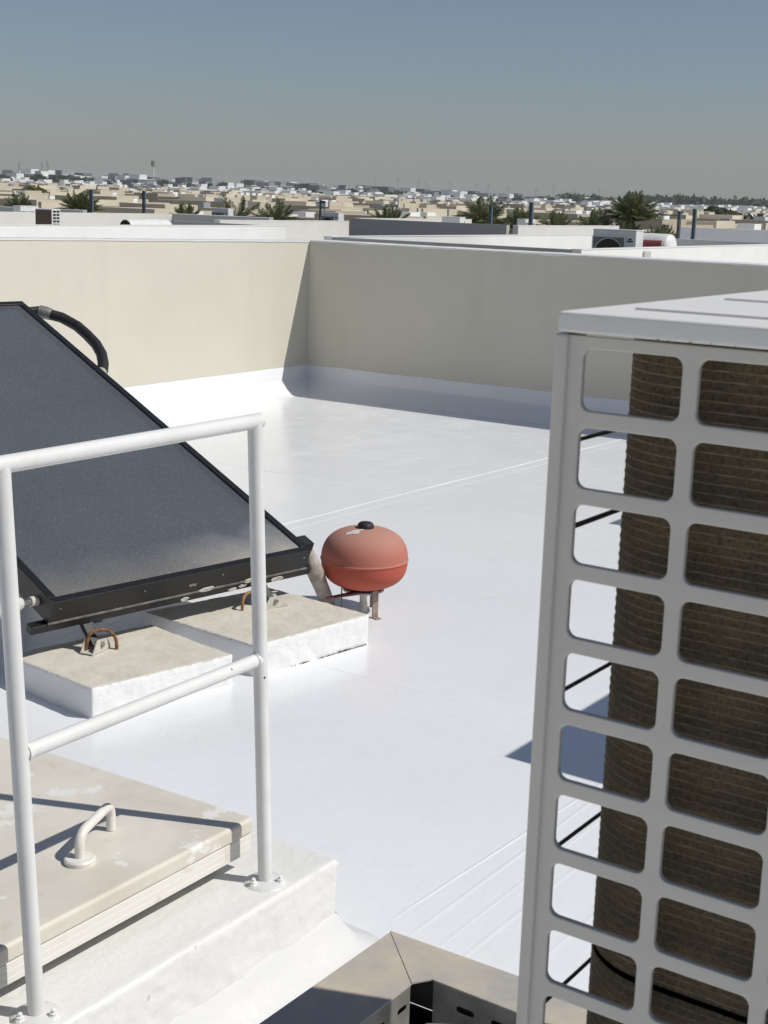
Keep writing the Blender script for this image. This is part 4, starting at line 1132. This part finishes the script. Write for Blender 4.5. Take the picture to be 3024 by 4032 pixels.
# big villas on the skyline
def villa(name, mats, w, d, h, up):
    t_ = thing(name, 'x', 'villa', (0,0,0))
    MB().box(-w/2, w/2, -d/2, d/2, -6, h).build('wall', MT[mats[0]], t_)
    MB().box(-w/2+up[0], -w/2+up[1], -d/2+.6, d/2-.6, h+.31, h+up[2]).build('upper_storey', MT[mats[1]], t_)
    MB().box(-w/2-.4, w/2+.4, -d/2-.4, d/2+.4, h+.001, h+.30).build('roof', MT['wht'], t_)
    MB().box(-w/2-.6, -w/2+w*.45, -d/2-1.6, -d/2-.06, h-3.9, h-3.6).build('balcony', MT['wht'], t_)
    for i in range(4):
        xx = -w/2 + w*(i+.5)/4
        for zz in (h-7.0, h-3.2):
            MB().box(xx-1.3, xx+1.3, -d/2-.05, -d/2+.05, zz, zz+2.2).build('window', MT['winglass'], t_)
    for i in range(3):
        yy = -d/2 + d*(i+.5)/3
        for zz in (h-7.0, h-3.2): MB().box(-w/2-.05, -w/2+.05, yy-1.1, yy+1.1, zz, zz+2.2).build('window', MT['winglass'], t_)
    return t_
MT['dgry'] = plain('charcoal_plaster', (.17,.18,.185), .9, 0, (.14,.15,.155), .2, spec=.2)
vp = [villa('villa', ('wht','wht'), 16, 12, 9, (2,9,3.4)), villa('villa', ('dgry','wht'), 17, 12, 9, (7,15,3.0)), villa('villa', ('wht','gry'), 13, 13, 9, (1,7,3.2)), villa('villa', ('gry','dgry'), 19, 12, 9, (4,14,3.6)), villa('villa', ('terra','wht'), 15, 12, 9, (3,8,2.8)), villa('villa', ('dgry','gry'), 16, 14, 9, (2,9,3.0))]
vl = ['white skyline villa with white upper storey', 'charcoal skyline villa with white upper storey', 'white skyline villa with grey upper storey', 'grey skyline villa with charcoal upper storey', 'terracotta skyline villa with white roof block', 'charcoal skyline villa with grey upper storey']
usedv = [False]*6
for i in range(235):
    a = .885 - (.885-.43)*((i*.61803) % 1) + rnd.uniform(-.003,.003)
    D = rnd.uniform(800, 1080)
    k = rnd.choice((0,0,1,1,2,3,3,4,5,5))
    o = copy_tree(vp[k]) if usedv[k] else vp[k]
    usedv[k] = True
    lf = max(0, min(1, (a-.42)/.45))
    el = (.0028+.0084*lf)*rnd.uniform(.45,1.0)
    top = 1.65 + el*D
    o.location = (D*cos(a), D*sin(a), top - 10.0)
    o.rotation_euler = (0,0, rnd.choice((0,0,pi,pi/2))); o.scale = (.72,.72,.85)
    tag(o, vl[k] + ' above ' + near(a), 'villa', 'villas on the skyline')
for o in protos + wp + vp:
    if o.get('label') == 'x':
        for ch in list(o.children): bpy.data.objects.remove(ch)
        bpy.data.objects.remove(o)
hills = MB(); vs = []
for i in range(41):
    a = .30 + .62*i/40; up_ = 4.5*max(0, min(1, (a-.42)/.45))
    for D, zz in ((420, -.4), (760, up_*.5-.3), (1000, up_*.9-.2), (1500, up_*1.0-.2), (2600, -1.5)):
        vs.append((D*cos(a), D*sin(a), GZ+zz+.15))
hills.add(vs, [(i*5+j, i*5+j+1, i*5+j+6, i*5+j+5) for i in range(40) for j in range(4)])
tag(hills.build('terrain', plain('dry_terrain', (.30,.27,.21), .95, 0, (.20,.20,.14), .02), None, True), kind='structure')

# ---------------------------------------------------------------- distant trees
MT['leaf'] = leafy('dark_leaves', (.050,.066,.034), (.085,.100,.050), .25)
MT['leaf_lime'] = leafy('yellow_green_leaves', (.16,.17,.035), (.10,.12,.03), .6)
def crown_geo(mb, c, rx, rz, n, rnd, s0):
    lobes = [(Vector((rnd.uniform(-.6,.6)*rx, rnd.uniform(-.6,.6)*rx, rnd.uniform(-.35,.55)*rz)), rnd.uniform(.35,.6)) for _ in range(9)]
    for i in range(n):
        lo_, lr = rnd.choice(lobes)
        v = Vector((rnd.gauss(0,1), rnd.gauss(0,1), rnd.gauss(0,1))).normalized()*rnd.uniform(.65,1.0)*lr
        p = c + lo_ + Vector((v.x*rx, v.y*rx, v.z*rz))
        a = Vector((rnd.uniform(-1,1), rnd.uniform(-1,1), rnd.uniform(-1,1))).normalized(); b = a.cross(v).normalized() if a.cross(v).length > .1 else Vector((0,0,1))
        s_ = s0*rnd.uniform(.6,1.3)
        mb.add([p-a*s_, p+b*s_*.6, p+a*s_, p-b*s_*.6], [(0,1,2,3)])
def tree_proto(rx, rz, ht, n, mat, seed):
    rnd_ = random.Random(seed)
    t_ = thing('tree', 'x', 'tree', (0,0,0))
    m = MB(); crown_geo(m, Vector((0,0,ht)), rx, rz, n, rnd_, rx*.17); m.build('crown', MT[mat], t_)
    tr = MB().tube([(0,0,0),(.05,0,ht*.5),(0,.1,ht)], [.30,.22,.08], 8)
    for q in range(4):
        a = q*1.6; tr.tube([(0,0,ht*.55),(cos(a)*rx*.4,sin(a)*rx*.4,ht*.95)], [.12,.04], 6)
    tr.build('trunk', MT['trunk'], t_)
    return t_
tp = [tree_proto(4.5, 3.6, 6.5, 700, 'leaf', 1), tree_proto(6, 3.6, 7.0, 800, 'leaf', 2), tree_proto(3.5, 4.0, 6.0, 600, 'leaf', 3)]
tl_ = ['dark green round tree among the skyline villas', 'wide dark green tree among the skyline villas', 'slim dark green tree among the skyline villas']
usedt = [False]*3
for i in range(190):
    a = .335 + .555*((i*.61803) % 1) + rnd.uniform(-.004,.004)
    D = rnd.uniform(700, 1000) if i % 4 else rnd.uniform(380, 690)
    k = rnd.randrange(3)
    o = copy_tree(tp[k]) if usedt[k] else tp[k]
    usedt[k] = True
    lf = max(0, min(1, (a-.42)/.45)); s_ = rnd.uniform(.75,1.2)
    el = (.0016+.0078*lf)*rnd.uniform(.45,1.0) if D > 690 else (-.0016+.0028*lf)*1.0
    top = 1.65 + el*D
    o.location = (D*cos(a), D*sin(a), top - 10.0*s_)
    o.scale = (s_, s_, s_*rnd.uniform(.9,1.05)); o.rotation_euler = (0,0,rnd.uniform(0,6.28))
    tag(o, tl_[k] + ' above ' + near(a), 'tree', 'dark trees among the skyline villas')
# single yellow-green trees standing between the near rows
for (lab_, a, D, s_) in (('yellow green tree above the white rows at the far left', .836, 170, .55), ('small yellow green bush tree in the left rows', .745, 150, .35), ('dark tree at the right beneath the wooded hill', .372, 190, .5), ('second dark tree at the right beneath the wooded hill', .360, 165, .45)):
    t_ = tree_proto(6, 3.0, 12.5 if 'above' in lab_ else 14.5, 500, 'leaf_lime' if 'yellow' in lab_ else 'leaf', int(D))
    t_.location = (D*cos(a), D*sin(a), GZ); t_.scale = (s_, s_, s_*1.05)
    tag(t_, lab_, 'tree')
# the wooded rise on the right reads as one mass
wd = MB(); r2 = random.Random(77)
for i in range(330):
    a = .315 + .215*r2.random(); D = r2.uniform(780, 980)
    hgt = 11.5 + 5.5*noise.noise(Vector((a*26, 2, 0))) + (D-780)*.012
    if a > .45: hgt *= max(.35, 1-(a-.45)*7)
    crown_geo(wd, Vector((D*cos(a), D*sin(a), GZ+hgt*.55)), r2.uniform(6,9), hgt*.55, 130, r2, 2.0)
tag(wd.build('distant_wood', MT['leaf']), 'dark green wooded rise along the right horizon', 'wood', kind='stuff')
wd = MB()
for i in range(260):
    a = .50 + .40*r2.random(); D = r2.uniform(1250, 1450)
    crown_geo(wd, Vector((D*cos(a), D*sin(a), GZ+4.5*max(0,min(1,(a-.42)/.45))+6)), r2.uniform(6,10), 5.5, 70, r2, 2.2)
tag(wd.build('distant_treeline', MT['leaf']), 'dark far treeline behind the skyline villas', 'wood', kind='stuff')

# ---------------------------------------------------------------- masts and cranes on the horizon
MT['mast'] = plain('grey_steel_mast', (.30,.31,.31), .6)
def pt(az, el, D): 
    th = math.atan(az); return Vector((D*cos(th), D*sin(th), 1.65+el*D))
m1 = pt(.953, .0188, 1150); t_ = thing('floodlight_mast', 'tall floodlight mast with a square lamp head above the left skyline', 'mast', (m1.x, m1.y, GZ))
MB().tube([(m1.x,m1.y,GZ),(m1.x,m1.y,m1.z-4)], [.8,.5], 8).build('pole', MT['wht'], t_)
MB().box(m1.x-1.3, m1.x+1.3, m1.y-1.3, m1.y+1.3, m1.z-4.2, m1.z).build('lamp_head', plain('olive_lamp_head', (.20,.22,.10), .7), t_)
b_ = pt(1.0928, .006, 1300); c_ = pt(1.0969, .0165, 1300); t_ = thing('crane', 'leaning lattice crane jib above the far left skyline', 'crane', (b_.x, b_.y, GZ))
s_ = Vector((.67,-.74,0))
for off in (-.7, .7):
    MB().tube([b_+s_*off, c_+s_*off*.4], .28, 6).build('chord', MT['mast'], t_)
for i in range(9):
    p0 = b_.lerp(c_, i/9); p1 = b_.lerp(c_, (i+1)/9)
    MB().tube([p0-s_*.7*(1-.06*i), p1+s_*.7*(1-.06*i)], .16, 5).build('lattice_bar', MT['mast'], t_)
MB().box(b_.x-2, b_.x+2, b_.y-2, b_.y+2, GZ, b_.z).build('cab', MT['mast'], t_)
for lab_, az, el, D in (('thin mast at the far left skyline', 1.1372, .0146, 1300), ('thin mast just left of the leaning crane', 1.1039, .0154, 1300)):
    p = pt(az, el, D); t_ = thing('mast', lab_, 'mast', (p.x,p.y,GZ))
    for off in (-.7,.7): MB().tube([(p.x+.67*off,p.y-.74*off,GZ),(p.x+.2*off,p.y-.2*off,p.z)], .25, 5).build('leg', MT['mast'], t_)
    for i in range(6):
        zz = p.z-2-i*3; MB().tube([(p.x-.5,p.y+.55,zz),(p.x+.5,p.y-.55,zz+1.5)], .15, 5).build('brace', MT['mast'], t_)
r3_ = random.Random(9)
for i in range(16):
    az = .70 - .30*i/16 + r3_.uniform(-.006,.006); p = pt(az, .0125-.004*i/16*1.2+r3_.uniform(-.001,.0016), 1500)
    t_ = thing('pylon', 'thin hazy pylon on the horizon above ' + near(math.atan(az)), 'pylon', (p.x,p.y,GZ), 'pylons on the horizon')
    MB().tube([(p.x,p.y,GZ),(p.x,p.y,p.z)], [.45,.22], 5).build('shaft', MT['mast'], t_)
    for q in (1.0, 3.2): MB().tube([(p.x-1.7,p.y+1.9,p.z-q),(p.x+1.7,p.y-1.9,p.z-q)], .18, 5).build('cross_arm', MT['mast'], t_)

# ---------------------------------------------------------------- air
hz = MB().box(-3100, 3100, -3100, 3100, GZ-1.2, 40).build('haze', None or plain('haze_air', (1,1,1)))
hm = hz.data.materials[0]; ht = hm.node_tree
for n_ in list(ht.nodes):
    if n_.type != 'OUTPUT_MATERIAL': ht.nodes.remove(n_)
pv = ht.nodes.new('ShaderNodeVolumePrincipled')
pv.inputs['Color'].default_value = (.86,.88,.90,1); pv.inputs['Density'].default_value = .00022; pv.inputs['Anisotropy'].default_value = .0
ht.links.new(pv.outputs[0], ht.nodes['Material Output'].inputs['Volume'])
tag(hz, kind='stuff')
